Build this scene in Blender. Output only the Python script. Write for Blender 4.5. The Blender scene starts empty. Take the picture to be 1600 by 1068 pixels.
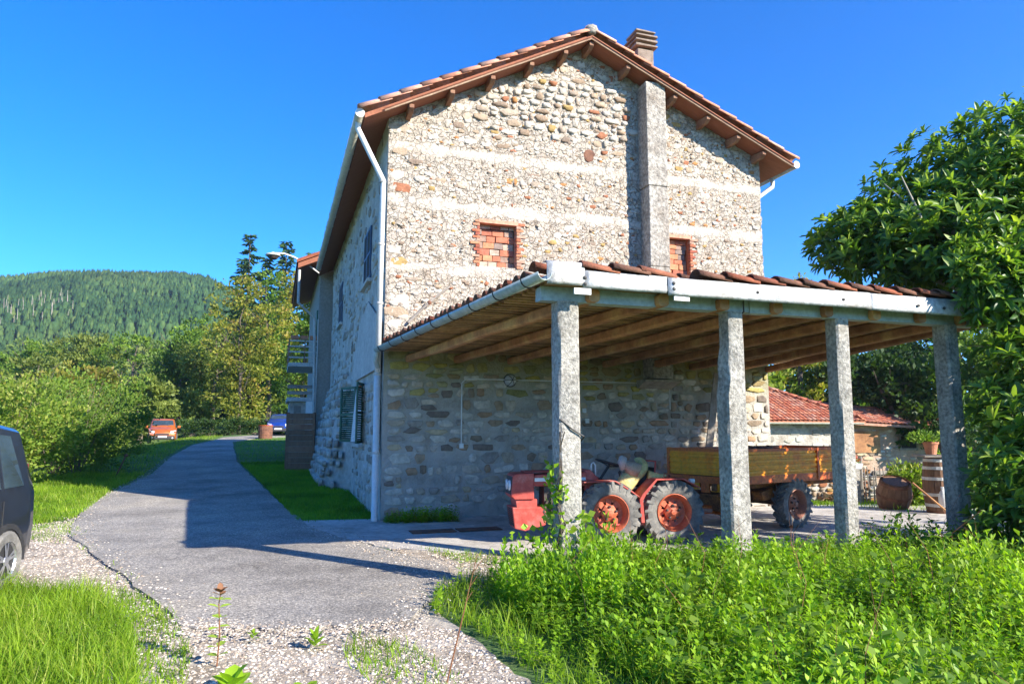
import bpy, math, random
import numpy as np
from mathutils import Vector, Matrix, noise as MN
random.seed(7); rng = np.random.default_rng(7)
sc = bpy.context.scene
COL = sc.collection
R = math.radians

# ------------------------------------------------------------------ camera, sky, sun, exposure
cam = bpy.data.cameras.new('camera'); camo = bpy.data.objects.new('camera', cam); COL.objects.link(camo)
camo.location = (0, 0, 1.62); camo.rotation_euler = (R(90) + math.atan(136/1100), 0, 0)
cam.sensor_width = 36; cam.lens = 24.75; cam.clip_end = 6000; cam.clip_start = 0.05
sc.camera = camo
SUN_EL = 28.7; TR = (-0.829, 0.559)                      # elevation, horizontal travel direction of the light
w = bpy.data.worlds.new('World'); sc.world = w; w.use_nodes = True
nt = w.node_tree; nt.nodes.clear()
sky = nt.nodes.new('ShaderNodeTexSky'); sky.sky_type = 'NISHITA'; sky.sun_disc = False
sky.sun_elevation = R(SUN_EL); sky.sun_rotation = math.atan2(-TR[0], -TR[1])
sky.altitude = 1800; sky.air_density = 1.0; sky.dust_density = 0.0; sky.ozone_density = 3.5
hs = nt.nodes.new('ShaderNodeHueSaturation'); hs.inputs['Saturation'].default_value = 1.35; hs.inputs['Hue'].default_value = 0.496
bg = nt.nodes.new('ShaderNodeBackground'); bg.inputs['Strength'].default_value = 0.125
wo = nt.nodes.new('ShaderNodeOutputWorld')
nt.links.new(sky.outputs[0], hs.inputs['Color']); tn = nt.nodes.new('ShaderNodeMix'); tn.data_type = 'RGBA'; tn.blend_type = 'MULTIPLY'; tn.inputs[0].default_value = 1; tn.inputs[7].default_value = (.36, .66, .93, 1)   # clean deep autumn blue
nt.links.new(hs.outputs[0], tn.inputs[6]); nt.links.new(tn.outputs[2], bg.inputs[0]); nt.links.new(bg.outputs[0], wo.inputs[0])
sl = bpy.data.lights.new('sun', 'SUN'); sl.energy = 4.0; sl.angle = R(0.5); sl.color = (1.0, 0.93, 0.80)
so = bpy.data.objects.new('sun', sl); COL.objects.link(so)
ce = math.cos(R(SUN_EL)); TD = Vector((TR[0]*ce, TR[1]*ce, -math.sin(R(SUN_EL)))).normalized()
so.rotation_euler = TD.to_track_quat('-Z', 'Y').to_euler(); so.location = (20, -20, 30)
sc.view_settings.view_transform = 'Standard'; sc.view_settings.look = 'None'
sc.view_settings.exposure = 1.62; sc.view_settings.gamma = 1; sc.view_settings.use_curve_mapping = False

# ------------------------------------------------------------------ materials
MATS = {}
def _new(name):
    m = bpy.data.materials.new(name); m.use_nodes = True; t = m.node_tree
    b = t.nodes['Principled BSDF']; return m, t, b
def ramp(t, stops, interp='LINEAR'):
    r = t.nodes.new('ShaderNodeValToRGB'); e = r.color_ramp; e.interpolation = interp
    while len(e.elements) > 1: e.elements.remove(e.elements[-1])
    e.elements[0].position = stops[0][0]; e.elements[0].color = (*stops[0][1], 1)
    for p, c in stops[1:]:
        x = e.elements.new(p); x.color = (*c, 1)
    return r
def noi(t, co, scale, detail=5, rough=.6, dist=0):
    n = t.nodes.new('ShaderNodeTexNoise'); n.inputs['Scale'].default_value = scale; n.inputs['Detail'].default_value = detail
    n.inputs['Roughness'].default_value = rough; n.inputs['Distortion'].default_value = dist
    if co is not None: t.links.new(co, n.inputs['Vector'])
    return n
def mathn(t, op, a, b=None):
    n = t.nodes.new('ShaderNodeMath'); n.operation = op
    for i, q in enumerate((a, b)):
        if q is None: continue
        if isinstance(q, (int, float)): n.inputs[i].default_value = q
        else: t.links.new(q, n.inputs[i])
    return n.outputs[0]
def mixc(t, f, a, b, blend='MIX'):
    n = t.nodes.new('ShaderNodeMix'); n.data_type = 'RGBA'; n.blend_type = blend
    for i, q in ((0, f), (6, a), (7, b)):
        if isinstance(q, (int, float)): n.inputs[i].default_value = q
        elif isinstance(q, tuple): n.inputs[i].default_value = (*q, 1)
        else: t.links.new(q, n.inputs[i])
    return n.outputs[2]
def pm(name, cols, scale=4, rough=.8, bump=.3, bscale=30, metal=0, rnd=0.0, spec=.5, dist=.01, mottle=.25, detail=6, stretch=None, coat=0, space='Object'):
    """generic weathered surface: colours over noise, per-object brightness change, fine relief"""
    m, t, b = _new(name)
    tc = t.nodes.new('ShaderNodeTexCoord'); co = tc.outputs[space]
    if stretch:
        mp = t.nodes.new('ShaderNodeMapping'); mp.inputs['Scale'].default_value = stretch
        t.links.new(co, mp.inputs['Vector']); co = mp.outputs[0]
    oi = t.nodes.new('ShaderNodeObjectInfo')
    n = noi(t, co, scale, detail)
    f = mathn(t, 'ADD', n.outputs[0], 0)
    k = len(cols); lo, hi = .32, .68
    r = ramp(t, [(lo + (hi-lo)*i/max(1, k-1), c) for i, c in enumerate(cols)])
    t.links.new(f, r.inputs[0]); c = r.outputs[0]
    n2 = noi(t, co, scale*7, 4)
    r2 = ramp(t, [(.3, (1-mottle,)*3), (.7, (1+mottle*.5,)*3)]); t.links.new(n2.outputs[0], r2.inputs[0])
    c = mixc(t, 1.0, c, r2.outputs[0], 'MULTIPLY')
    if rnd:
        v = mathn(t, 'MULTIPLY_ADD', oi.outputs['Random'], rnd*2); v.node.inputs[2].default_value = 1-rnd
        h = t.nodes.new('ShaderNodeHueSaturation'); t.links.new(v, h.inputs['Value']); t.links.new(c, h.inputs['Color']); c = h.outputs[0]
    t.links.new(c, b.inputs['Base Color'])
    b.inputs['Roughness'].default_value = rough; b.inputs['Metallic'].default_value = metal
    b.inputs['Specular IOR Level'].default_value = spec
    if coat: b.inputs['Coat Weight'].default_value = coat; b.inputs['Coat Roughness'].default_value = .06
    if bump:
        n3 = noi(t, co, bscale, 6, .65)
        bp = t.nodes.new('ShaderNodeBump'); bp.inputs['Strength'].default_value = bump; bp.inputs['Distance'].default_value = dist
        t.links.new(n3.outputs[0], bp.inputs['Height']); t.links.new(bp.outputs[0], b.inputs['Normal'])
    MATS[name] = m; return m
def stone_mat(name, pal, bump=.8, bscale=22):
    """natural stones: each stone (object or loose island) takes one colour of the palette"""
    m, t, b = _new(name)
    tc = t.nodes.new('ShaderNodeTexCoord'); ge = t.nodes.new('ShaderNodeNewGeometry'); oi = t.nodes.new('ShaderNodeObjectInfo')
    at = t.nodes.new('ShaderNodeAttribute'); at.attribute_name = 'tint'
    s = mathn(t, 'FRACT', mathn(t, 'ADD', oi.outputs['Random'], at.outputs['Fac']))
    r = ramp(t, [(i/len(pal), c) for i, c in enumerate(pal)], 'CONSTANT'); t.links.new(s, r.inputs[0])
    gp = ge.outputs['Position']
    n = noi(t, gp, 9, 6, .7); r2 = ramp(t, [(.3, (.6,)*3), (.5, (.95,)*3), (.72, (1.25,)*3)]); t.links.new(n.outputs[0], r2.inputs[0])
    c = mixc(t, 1, r.outputs[0], r2.outputs[0], 'MULTIPLY')
    t.links.new(c, b.inputs['Base Color']); b.inputs['Roughness'].default_value = .9; b.inputs['Specular IOR Level'].default_value = .25
    n3 = noi(t, gp, bscale, 7, .7); bp = t.nodes.new('ShaderNodeBump'); bp.inputs['Strength'].default_value = bump; bp.inputs['Distance'].default_value = .02
    t.links.new(n3.outputs[0], bp.inputs['Height']); t.links.new(bp.outputs[0], b.inputs['Normal'])
    MATS[name] = m; return m
def leaf_mat(name, cols, rough=.45, trans=.35, spec=.4, patch=0.0):
    """leaves: the tint attribute picks each leaf's own green; light passes through a little"""
    m, t, b = _new(name)
    at = t.nodes.new('ShaderNodeAttribute'); at.attribute_name = 'tint'
    k = len(cols); r = ramp(t, [(i/max(1, k-1), c) for i, c in enumerate(cols)]); t.links.new(at.outputs['Fac'], r.inputs[0]); c = r.outputs[0]
    if patch:
        ge = t.nodes.new('ShaderNodeNewGeometry'); n = noi(t, ge.outputs['Position'], patch, 3)
        r2 = ramp(t, [(.3, (.6, .62, .55)), (.7, (1.3, 1.25, 1.1))]); t.links.new(n.outputs[0], r2.inputs[0]); c = mixc(t, 1, c, r2.outputs[0], 'MULTIPLY')
    t.links.new(c, b.inputs['Base Color']); b.inputs['Roughness'].default_value = rough; b.inputs['Specular IOR Level'].default_value = spec
    tr = t.nodes.new('ShaderNodeBsdfTranslucent'); cc = mixc(t, 1, c, (1.5, 1.6, .6), 'MULTIPLY'); t.links.new(cc, tr.inputs[0])
    mx = t.nodes.new('ShaderNodeMixShader'); mx.inputs[0].default_value = trans
    t.links.new(b.outputs[0], mx.inputs[1]); t.links.new(tr.outputs[0], mx.inputs[2])
    t.links.new(mx.outputs[0], t.nodes['Material Output'].inputs[0])
    MATS[name] = m; return m
M = MATS
# gable wall: grey mortar below, cream rough render above, smoother light bands
def wall_mat():
    m, t, b = _new('wall_render')
    tc = t.nodes.new('ShaderNodeTexCoord'); co = tc.outputs['Object']
    sx = t.nodes.new('ShaderNodeSeparateXYZ'); t.links.new(co, sx.inputs[0]); z = sx.outputs[2]
    at = t.nodes.new('ShaderNodeAttribute'); at.attribute_name = 'band'; up = t.nodes.new('ShaderNodeAttribute'); up.attribute_name = 'upper'
    n1 = noi(t, co, 2.2, 7, .7); lo = ramp(t, [(.3, (.27, .25, .215)), (.46, (.42, .395, .35)), (.6, (.50, .475, .43)), (.72, (.62, .60, .55))]); t.links.new(n1.outputs[0], lo.inputs[0])
    n2 = noi(t, co, 3.0, 8, .72); hi = ramp(t, [(.3, (.38, .31, .245)), (.45, (.52, .455, .385)), (.7, (.61, .56, .49))]); t.links.new(n2.outputs[0], hi.inputs[0])
    n4 = noi(t, co, 26, 6, .75); fl = ramp(t, [(.36, (.30, .26, .22)), (.43, (.88, .86, .83)), (.7, (1.14, 1.12, 1.1))]); t.links.new(n4.outputs[0], fl.inputs[0])
    hic = mixc(t, 1, hi.outputs[0], fl.outputs[0], 'MULTIPLY')
    dn = noi(t, co, 7, 4, .6); cv = t.nodes.new('ShaderNodeVectorMath'); cv.operation = 'MULTIPLY_ADD'; t.links.new(dn.outputs['Color'], cv.inputs[0]); cv.inputs[1].default_value = (.16, .16, .16); t.links.new(co, cv.inputs[2])
    vo = t.nodes.new('ShaderNodeTexVoronoi'); vo.feature = 'DISTANCE_TO_EDGE'; vo.inputs['Scale'].default_value = 9; t.links.new(cv.outputs[0], vo.inputs['Vector'])
    cr = ramp(t, [(0, (.22, .18, .14)), (.018, (.62, .57, .52)), (.05, (1, 1, 1))]); t.links.new(vo.outputs['Distance'], cr.inputs[0])
    hic = mixc(t, .62, hic, cr.outputs[0], 'MULTIPLY')
    hic = mixc(t, mathn(t, 'MULTIPLY', at.outputs['Fac'], .28), hic, (.60, .56, .50))
    # lichen under the canopy roof
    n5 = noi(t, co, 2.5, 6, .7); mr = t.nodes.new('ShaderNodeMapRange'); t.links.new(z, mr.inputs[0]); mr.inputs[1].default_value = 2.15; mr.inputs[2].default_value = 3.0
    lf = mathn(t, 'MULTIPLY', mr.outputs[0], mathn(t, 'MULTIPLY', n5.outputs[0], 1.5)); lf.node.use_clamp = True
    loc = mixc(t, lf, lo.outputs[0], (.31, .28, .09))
    # thick pale lime wash stain low on the wall
    c = mixc(t, up.outputs['Fac'], loc, hic); crh = vo.outputs['Distance']
    t.links.new(c, b.inputs['Base Color']); b.inputs['Roughness'].default_value = .95; b.inputs['Specular IOR Level'].default_value = .2
    n3 = noi(t, co, 16, 9, .72); bp = t.nodes.new('ShaderNodeBump'); bp.inputs['Distance'].default_value = .05
    st = mathn(t, 'MULTIPLY_ADD', at.outputs['Fac'], -.65); st.node.inputs[2].default_value = .95; t.links.new(st, bp.inputs['Strength'])
    hh = mathn(t, 'MINIMUM', crh, .08); hh = mathn(t, 'MULTIPLY', hh, 6); hh = mathn(t, 'MULTIPLY', hh, up.outputs['Fac']); t.links.new(mathn(t, 'ADD', n3.outputs[0], hh), bp.inputs['Height']); t.links.new(bp.outputs[0], b.inputs['Normal'])
    M['wall'] = m
wall_mat()
stone_mat('stone_low', [(.36,.24,.15),(.55,.51,.43),(.26,.20,.145),(.60,.55,.47),(.42,.35,.26),(.32,.29,.25),(.50,.40,.26),(.56,.52,.45),(.21,.17,.14),(.48,.44,.38),(.53,.45,.35),(.38,.28,.19)])
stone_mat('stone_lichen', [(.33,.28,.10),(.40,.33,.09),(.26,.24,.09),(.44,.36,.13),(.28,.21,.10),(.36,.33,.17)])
stone_mat('stone_high', [(.56,.50,.43),(.60,.55,.48),(.46,.37,.28),(.55,.49,.42),(.50,.43,.35),(.58,.53,.46),(.44,.21,.08),(.57,.52,.45),(.32,.23,.16),(.53,.47,.40),(.40,.30,.21),(.58,.53,.46),(.36,.15,.08),(.54,.49,.42),(.27,.20,.15),(.42,.28,.11),(.38,.30,.23),(.52,.46,.38)], 1.0, 26)
stone_mat('stone_grey', [(.42,.40,.36),(.50,.48,.43),(.30,.27,.23),(.45,.41,.35),(.37,.33,.28),(.54,.52,.47)])
stone_mat('brick_red', [(.45,.15,.08),(.40,.20,.12),(.52,.22,.12),(.36,.11,.07),(.48,.28,.20)], .5, 40)
stone_mat('brick_infill', [(.46,.17,.10),(.33,.22,.17),(.52,.24,.13),(.27,.20,.17),(.40,.14,.09),(.48,.36,.28)], .5, 40)
stone_mat('tile_new', [(.60,.26,.16),(.64,.30,.20),(.56,.24,.15),(.66,.35,.25),(.60,.27,.17)], .3, 30)
stone_mat('tile_old', [(.27,.085,.045),(.22,.075,.045),(.31,.115,.065),(.18,.085,.055),(.26,.13,.085)], .6, 30)
stone_mat('tile_barn', [(.48,.16,.09),(.42,.13,.075),(.52,.21,.12),(.38,.15,.10),(.50,.26,.18)], .4, 30)
stone_mat('gravel_stone', [(.60,.52,.43),(.46,.38,.30),(.68,.61,.52),(.32,.25,.19),(.54,.41,.30),(.64,.57,.48),(.26,.21,.16),(.62,.54,.45)], .3, 60)
stone_mat('wood_piece', [(.30,.17,.09),(.42,.28,.17),(.22,.13,.08),(.50,.38,.26),(.36,.16,.08)], .6, 40)
pm('side_wall', [(.38,.35,.30),(.52,.49,.44),(.62,.60,.55)], 1.3, .95, .9, 14, dist=.04)
pm('smooth_render', [(.46,.44,.41),(.56,.54,.50)], 1.5, .9, .4, 20)
pm('soffit', [(.26,.085,.04),(.34,.12,.06)], 3, .8, .3, 25, stretch=(1, 8, 1))
pm('bracket_wood', [(.22,.09,.05),(.34,.19,.11)], 5, .8, .4, 30)
pm('fascia_wood', [(.24,.13,.08),(.42,.29,.19)], 4, .8, .4, 30)
pm('old_wood', [(.27,.12,.05),(.42,.20,.085),(.55,.34,.14)], 2.0, .85, .6, 25, rnd=.2, stretch=(1, 1, 1))
pm('batten_wood', [(.34,.18,.085),(.54,.34,.18)], 3, .85, .5, 25, rnd=.35)
pm('weathered_wood', [(.20,.17,.14),(.34,.30,.26)], 5, .9, .5, 30, rnd=.2)
pm('painted_beam', [(.30,.37,.38),(.40,.46,.46)], 3, .6, .3, 20)
pm('zinc', [(.30,.30,.29),(.44,.45,.45),(.50,.50,.49),(.36,.33,.29)], 2.2, .5, .4, 7, metal=.3, dist=.04, mottle=.4)
pm('pipe_paint', [(.62,.62,.60),(.72,.72,.70)], 3, .4, .1, 20, mottle=.1)
pm('gutter_green', [(.34,.42,.42),(.44,.50,.48)], 2, .45, .15, 12, metal=.2)
pm('gutter_pale', [(.50,.50,.42),(.62,.60,.52)], 2, .45, .15, 12, metal=.1)
pm('concrete_post', [(.30,.275,.235),(.43,.40,.35),(.50,.465,.41)], 3.5, .95, 1.0, 45, dist=.025, mottle=.6)
pm('concrete_shaft', [(.30,.25,.20),(.43,.385,.33),(.52,.48,.42)], 2.2, .95, 1.0, 26, dist=.035, mottle=.6)
pm('chimney_stone', [(.16,.115,.085),(.32,.25,.20)], 6, .9, .6, 30)
pm('shutter_blue', [(.03,.06,.12),(.05,.09,.17)], 3, .5, .1, 20)
pm('shutter_green', [(.015,.075,.045),(.03,.12,.07)], 3, .5, .1, 20)
pm('white_cloth', [(.62,.62,.62),(.74,.74,.74)], 3, .8, .1, 20)
pm('sill_stone', [(.45,.44,.41),(.56,.55,.52)], 4, .8, .3, 30)
pm('dark_hole', [(.012,.012,.014),(.02,.02,.022)], 3, .9, 0)
pm('tractor_red', [(.38,.045,.035),(.48,.075,.055),(.52,.17,.14)], 5, .55, .12, 30, mottle=.2)
pm('wheel_orange', [(.48,.10,.045),(.58,.15,.07)], 6, .5, .15, 40)
pm('wheel_rust', [(.34,.13,.075),(.42,.20,.14)], 6, .6, .2, 40)
pm('tyre', [(.09,.088,.085),(.19,.18,.165),(.30,.28,.25)], 5, .85, .3, 60)
pm('black_iron', [(.018,.018,.02),(.05,.045,.04)], 5, .55, .3, 40)
pm('engine', [(.02,.02,.02),(.07,.055,.045),(.12,.07,.05)], 12, .6, .6, 50)
pm('white_paint', [(.66,.66,.66),(.78,.78,.76)], 3, .4, .05, 20, mottle=.1)
pm('sack_yellow', [(.58,.47,.16),(.68,.58,.26)], 5, .8, .6, 12, dist=.03)
pm('sack_brown', [(.38,.27,.19),(.50,.38,.28)], 8, .9, .6, 20, dist=.02)
pm('grey_cloth', [(.40,.37,.35),(.5,.47,.45)], 8, .9, .4, 20)
pm('trailer_yellow', [(.90,.30,.006),(.95,.38,.01),(.88,.22,.006)], 2.5, .5, .15, 30, mottle=.25)
pm('trailer_orange', [(.78,.17,.02),(.66,.12,.02),(.84,.24,.04)], 4, .55, .25, 40, mottle=.35)
pm('trailer_rust', [(.14,.06,.03),(.30,.12,.045),(.55,.20,.045)], 6, .85, .5, 40, mottle=.5)
pm('rust', [(.10,.045,.03),(.26,.11,.06)], 6, .85, .4, 30)
pm('barrel_wood', [(.15,.075,.04),(.26,.14,.08)], 6, .8, .4, 30, stretch=(3, 3, .6), rnd=.15)
pm('hoop_pale', [(.55,.53,.50),(.68,.66,.62)], 5, .5, .1, 30)
pm('terracotta', [(.48,.17,.09),(.55,.24,.14)], 5, .8, .2, 30)
pm('barn_wall', [(.36,.33,.29),(.48,.45,.40),(.30,.25,.20)], 1.2, .95, .8, 12, dist=.04)
pm('barn_brick', [(.36,.20,.13),(.46,.36,.27)], 2, .95, .8, 16, dist=.03)
pm('bark', [(.10,.075,.055),(.20,.16,.12)], 6, .95, .9, 25, stretch=(3, 3, .7), dist=.03)
pm('bark_pale', [(.30,.27,.22),(.42,.39,.33)], 6, .95, .6, 25, dist=.02)
pm('asphalt', [(.27,.25,.222),(.315,.292,.26),(.35,.325,.29)], 1.0, .93, .9, 90, dist=.012, mottle=.1, space='Object')
pm('concrete_floor', [(.36,.32,.275),(.50,.46,.41),(.58,.545,.49)], 1.4, .95, .7, 25, dist=.02, mottle=.3)
pm('dirt', [(.26,.20,.14),(.42,.35,.27),(.52,.46,.38)], 2.2, .95, .9, 30, dist=.03, mottle=.4)
pm('far_render', [(.30,.28,.24),(.36,.34,.30)], 2, .9, .2, 10)
pm('hillside_soil', [(.045,.06,.03),(.07,.085,.045)], .05, .95, 0)
def ground_mat():
    m, t, b = _new('ground_soil')
    ge = t.nodes.new('ShaderNodeNewGeometry'); gp = ge.outputs['Position']
    n = noi(t, gp, .9, 8, .7); r = ramp(t, [(.3, (.06, .13, .022)), (.5, (.09, .17, .03)), (.64, (.14, .17, .05)), (.78, (.22, .19, .12))]); t.links.new(n.outputs[0], r.inputs[0])
    n2 = noi(t, gp, 22, 6, .7); r2 = ramp(t, [(.3, (.55,)*3), (.7, (1.25,)*3)]); t.links.new(n2.outputs[0], r2.inputs[0])
    t.links.new(mixc(t, 1, r.outputs[0], r2.outputs[0], 'MULTIPLY'), b.inputs['Base Color']); b.inputs['Roughness'].default_value = .95
    bp = t.nodes.new('ShaderNodeBump'); bp.inputs['Strength'].default_value = .9; bp.inputs['Distance'].default_value = .04
    t.links.new(n2.outputs[0], bp.inputs['Height']); t.links.new(bp.outputs[0], b.inputs['Normal']); M['ground'] = m
ground_mat()
def asphalt_speckle():
    m = M['asphalt']; t = m.node_tree; b = t.nodes['Principled BSDF']
    ge = t.nodes.new('ShaderNodeNewGeometry'); v = t.nodes.new('ShaderNodeTexVoronoi'); v.inputs['Scale'].default_value = 75; t.links.new(ge.outputs['Position'], v.inputs['Vector'])
    sp = t.nodes.new('ShaderNodeSeparateColor'); t.links.new(v.outputs['Color'], sp.inputs[0])
    r = ramp(t, [(0, (.45, .45, .46)), (.35, (.8, .8, .8)), (.75, (1.15, 1.13, 1.1)), (1, (1.9, 1.85, 1.75))]); t.links.new(sp.outputs[0], r.inputs[0])
    old = b.inputs['Base Color'].links[0].from_socket
    t.links.new(mixc(t, 1, old, r.outputs[0], 'MULTIPLY'), b.inputs['Base Color'])
asphalt_speckle()
def asphalt_wear():
    m = M['asphalt']; t = m.node_tree; b = t.nodes['Principled BSDF']; ge = t.nodes.new('ShaderNodeNewGeometry'); gp = ge.outputs['Position']
    n = noi(t, gp, .55, 6, .65); r1 = ramp(t, [(.32, (.60, .58, .56)), (.5, (.96, .95, .94)), (.68, (1.22, 1.17, 1.08))]); t.links.new(n.outputs[0], r1.inputs[0])
    wn = noi(t, gp, 2.2, 5, .6); vm = t.nodes.new('ShaderNodeVectorMath'); vm.operation = 'MULTIPLY_ADD'; t.links.new(wn.outputs['Color'], vm.inputs[0]); vm.inputs[1].default_value = (.5, .5, .5); t.links.new(gp, vm.inputs[2])
    v = t.nodes.new('ShaderNodeTexVoronoi'); v.feature = 'DISTANCE_TO_EDGE'; v.inputs['Scale'].default_value = .55; t.links.new(vm.outputs[0], v.inputs['Vector'])
    r2 = ramp(t, [(0, (.45, .44, .42)), (.008, (1, 1, 1))]); t.links.new(v.outputs['Distance'], r2.inputs[0])
    n3 = noi(t, gp, .8, 3); r3 = ramp(t, [(.48, (0, 0, 0)), (.58, (1, 1, 1))]); t.links.new(n3.outputs[0], r3.inputs[0])
    old = b.inputs['Base Color'].links[0].from_socket
    c = mixc(t, 1, old, r1.outputs[0], 'MULTIPLY'); c = mixc(t, r3.outputs[0], c, mixc(t, 1, c, r2.outputs[0], 'MULTIPLY')); t.links.new(c, b.inputs['Base Color'])
asphalt_wear()
def paint(name, col, metal=.3):
    m, t, b = _new(name); b.inputs['Base Color'].default_value = (*col, 1); b.inputs['Metallic'].default_value = metal; b.inputs['Roughness'].default_value = .32
    b.inputs['Coat Weight'].default_value = .8; b.inputs['Coat Roughness'].default_value = .05
    ge = t.nodes.new('ShaderNodeNewGeometry'); n = noi(t, ge.outputs['Position'], 3, 5); r = ramp(t, [(.3, tuple(c*.8 for c in col)), (.7, tuple(c*1.15+.004 for c in col))])
    t.links.new(n.outputs[0], r.inputs[0]); t.links.new(r.outputs[0], b.inputs['Base Color']); M[name] = m
paint('paint_black', (.022, .024, .03)); paint('paint_orange', (.55, .13, .015)); paint('paint_blue', (.012, .05, .28))
def glass(name, col, rough=.04):
    m, t, b = _new(name); b.inputs['Base Color'].default_value = (*col, 1); b.inputs['Roughness'].default_value = rough; b.inputs['Specular IOR Level'].default_value = .9; b.inputs['Coat Weight'].default_value = 1
    ge = t.nodes.new('ShaderNodeNewGeometry'); n = noi(t, ge.outputs['Position'], 2, 2); r = ramp(t, [(.4, col), (.6, tuple(c*1.5 for c in col))]); t.links.new(n.outputs[0], r.inputs[0]); t.links.new(r.outputs[0], b.inputs['Base Color']); M[name] = m
glass('car_glass', (.03, .045, .05)); glass('lamp_glass', (.45, .47, .5), .15); glass('lamp_dark', (.12, .03, .03), .1)
pm('car_plastic', [(.025,.025,.027),(.04,.04,.042)], 6, .6, .1, 60)
pm('alloy', [(.50,.50,.52),(.62,.62,.64)], 3, .3, 0, metal=.8)
pm('plate', [(.66,.66,.64),(.72,.72,.70)], 3, .5, 0)
leaf_mat('leaf_loquat', [(.040,.100,.020),(.080,.17,.026),(.16,.27,.036),(.36,.45,.065)], .40, .42, .45)
leaf_mat('leaf_bush', [(.08,.15,.018),(.14,.235,.03),(.23,.31,.045),(.42,.41,.13)], .55, .4, .3, .5)
leaf_mat('leaf_green', [(.06,.135,.018),(.12,.215,.028),(.21,.31,.04)], .55, .35, .3, .25)
leaf_mat('leaf_yellow', [(.10,.14,.018),(.19,.23,.03),(.29,.28,.05),(.30,.19,.06)], .55, .4, .3, .3)
leaf_mat('leaf_dark', [(.020,.055,.014),(.038,.085,.018),(.06,.12,.025)], .55, .3, .3, .3)
leaf_mat('leaf_olive', [(.10,.15,.034),(.165,.215,.045),(.24,.28,.075)], .55, .35, .3, .2)
leaf_mat('leaf_conifer', [(.025,.07,.028),(.045,.10,.038),(.07,.14,.045)], .7, .12, .2, .3)
leaf_mat('leaf_hill', [(.022,.06,.026),(.042,.095,.036),(.08,.14,.044),(.14,.18,.055)], .8, .1, .1, .012)
leaf_mat('leaf_wood', [(.07,.13,.026),(.12,.19,.036),(.19,.255,.05),(.27,.29,.07)], .7, .3, .2, .04)
leaf_mat('grass_blade', [(.10,.19,.012),(.17,.31,.018),(.27,.40,.03),(.46,.47,.13)], .5, .45, .3, .8)
leaf_mat('weed_leaf', [(.10,.21,.012),(.19,.36,.018),(.30,.47,.03),(.44,.55,.10)], .5, .4, .35, .9)
leaf_mat('lawn_blade', [(.09,.23,.014),(.15,.33,.02),(.22,.40,.035)], .5, .4, .3, .5)
leaf_mat('dry_stem', [(.22,.10,.05),(.30,.16,.09)], .8, .1, .2)
leaf_mat('flower_red', [(.45,.03,.03),(.6,.08,.06)], .6, .3, .2)

# ------------------------------------------------------------------ mesh helpers
def tag(o, label=None, cat=None, group=None, kind=None):
    if label: o['label'] = label
    if cat: o['category'] = cat
    if group: o['group'] = group
    if kind: o['kind'] = kind
    return o
def empty(name, loc, rz=0, label=None, cat=None, group=None, kind=None):
    o = bpy.data.objects.new(name, None); o.location = loc; o.rotation_euler = (0, 0, rz); o.empty_display_size = .2
    COL.objects.link(o); return tag(o, label, cat, group, kind)
def link(name, me, mat=None, parent=None, loc=(0, 0, 0), rot=(0, 0, 0), scale=(1, 1, 1), mat4=None):
    o = bpy.data.objects.new(name, me)
    if mat is not None and not me.materials: me.materials.append(M[mat] if isinstance(mat, str) else mat)
    if parent is not None: o.parent = parent
    if mat4 is not None: o.matrix_local = mat4
    else: o.location = loc; o.rotation_euler = rot; o.scale = scale
    COL.objects.link(o); return o
def sub(a, b): return (a[0]-b[0], a[1]-b[1], a[2]-b[2])
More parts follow.
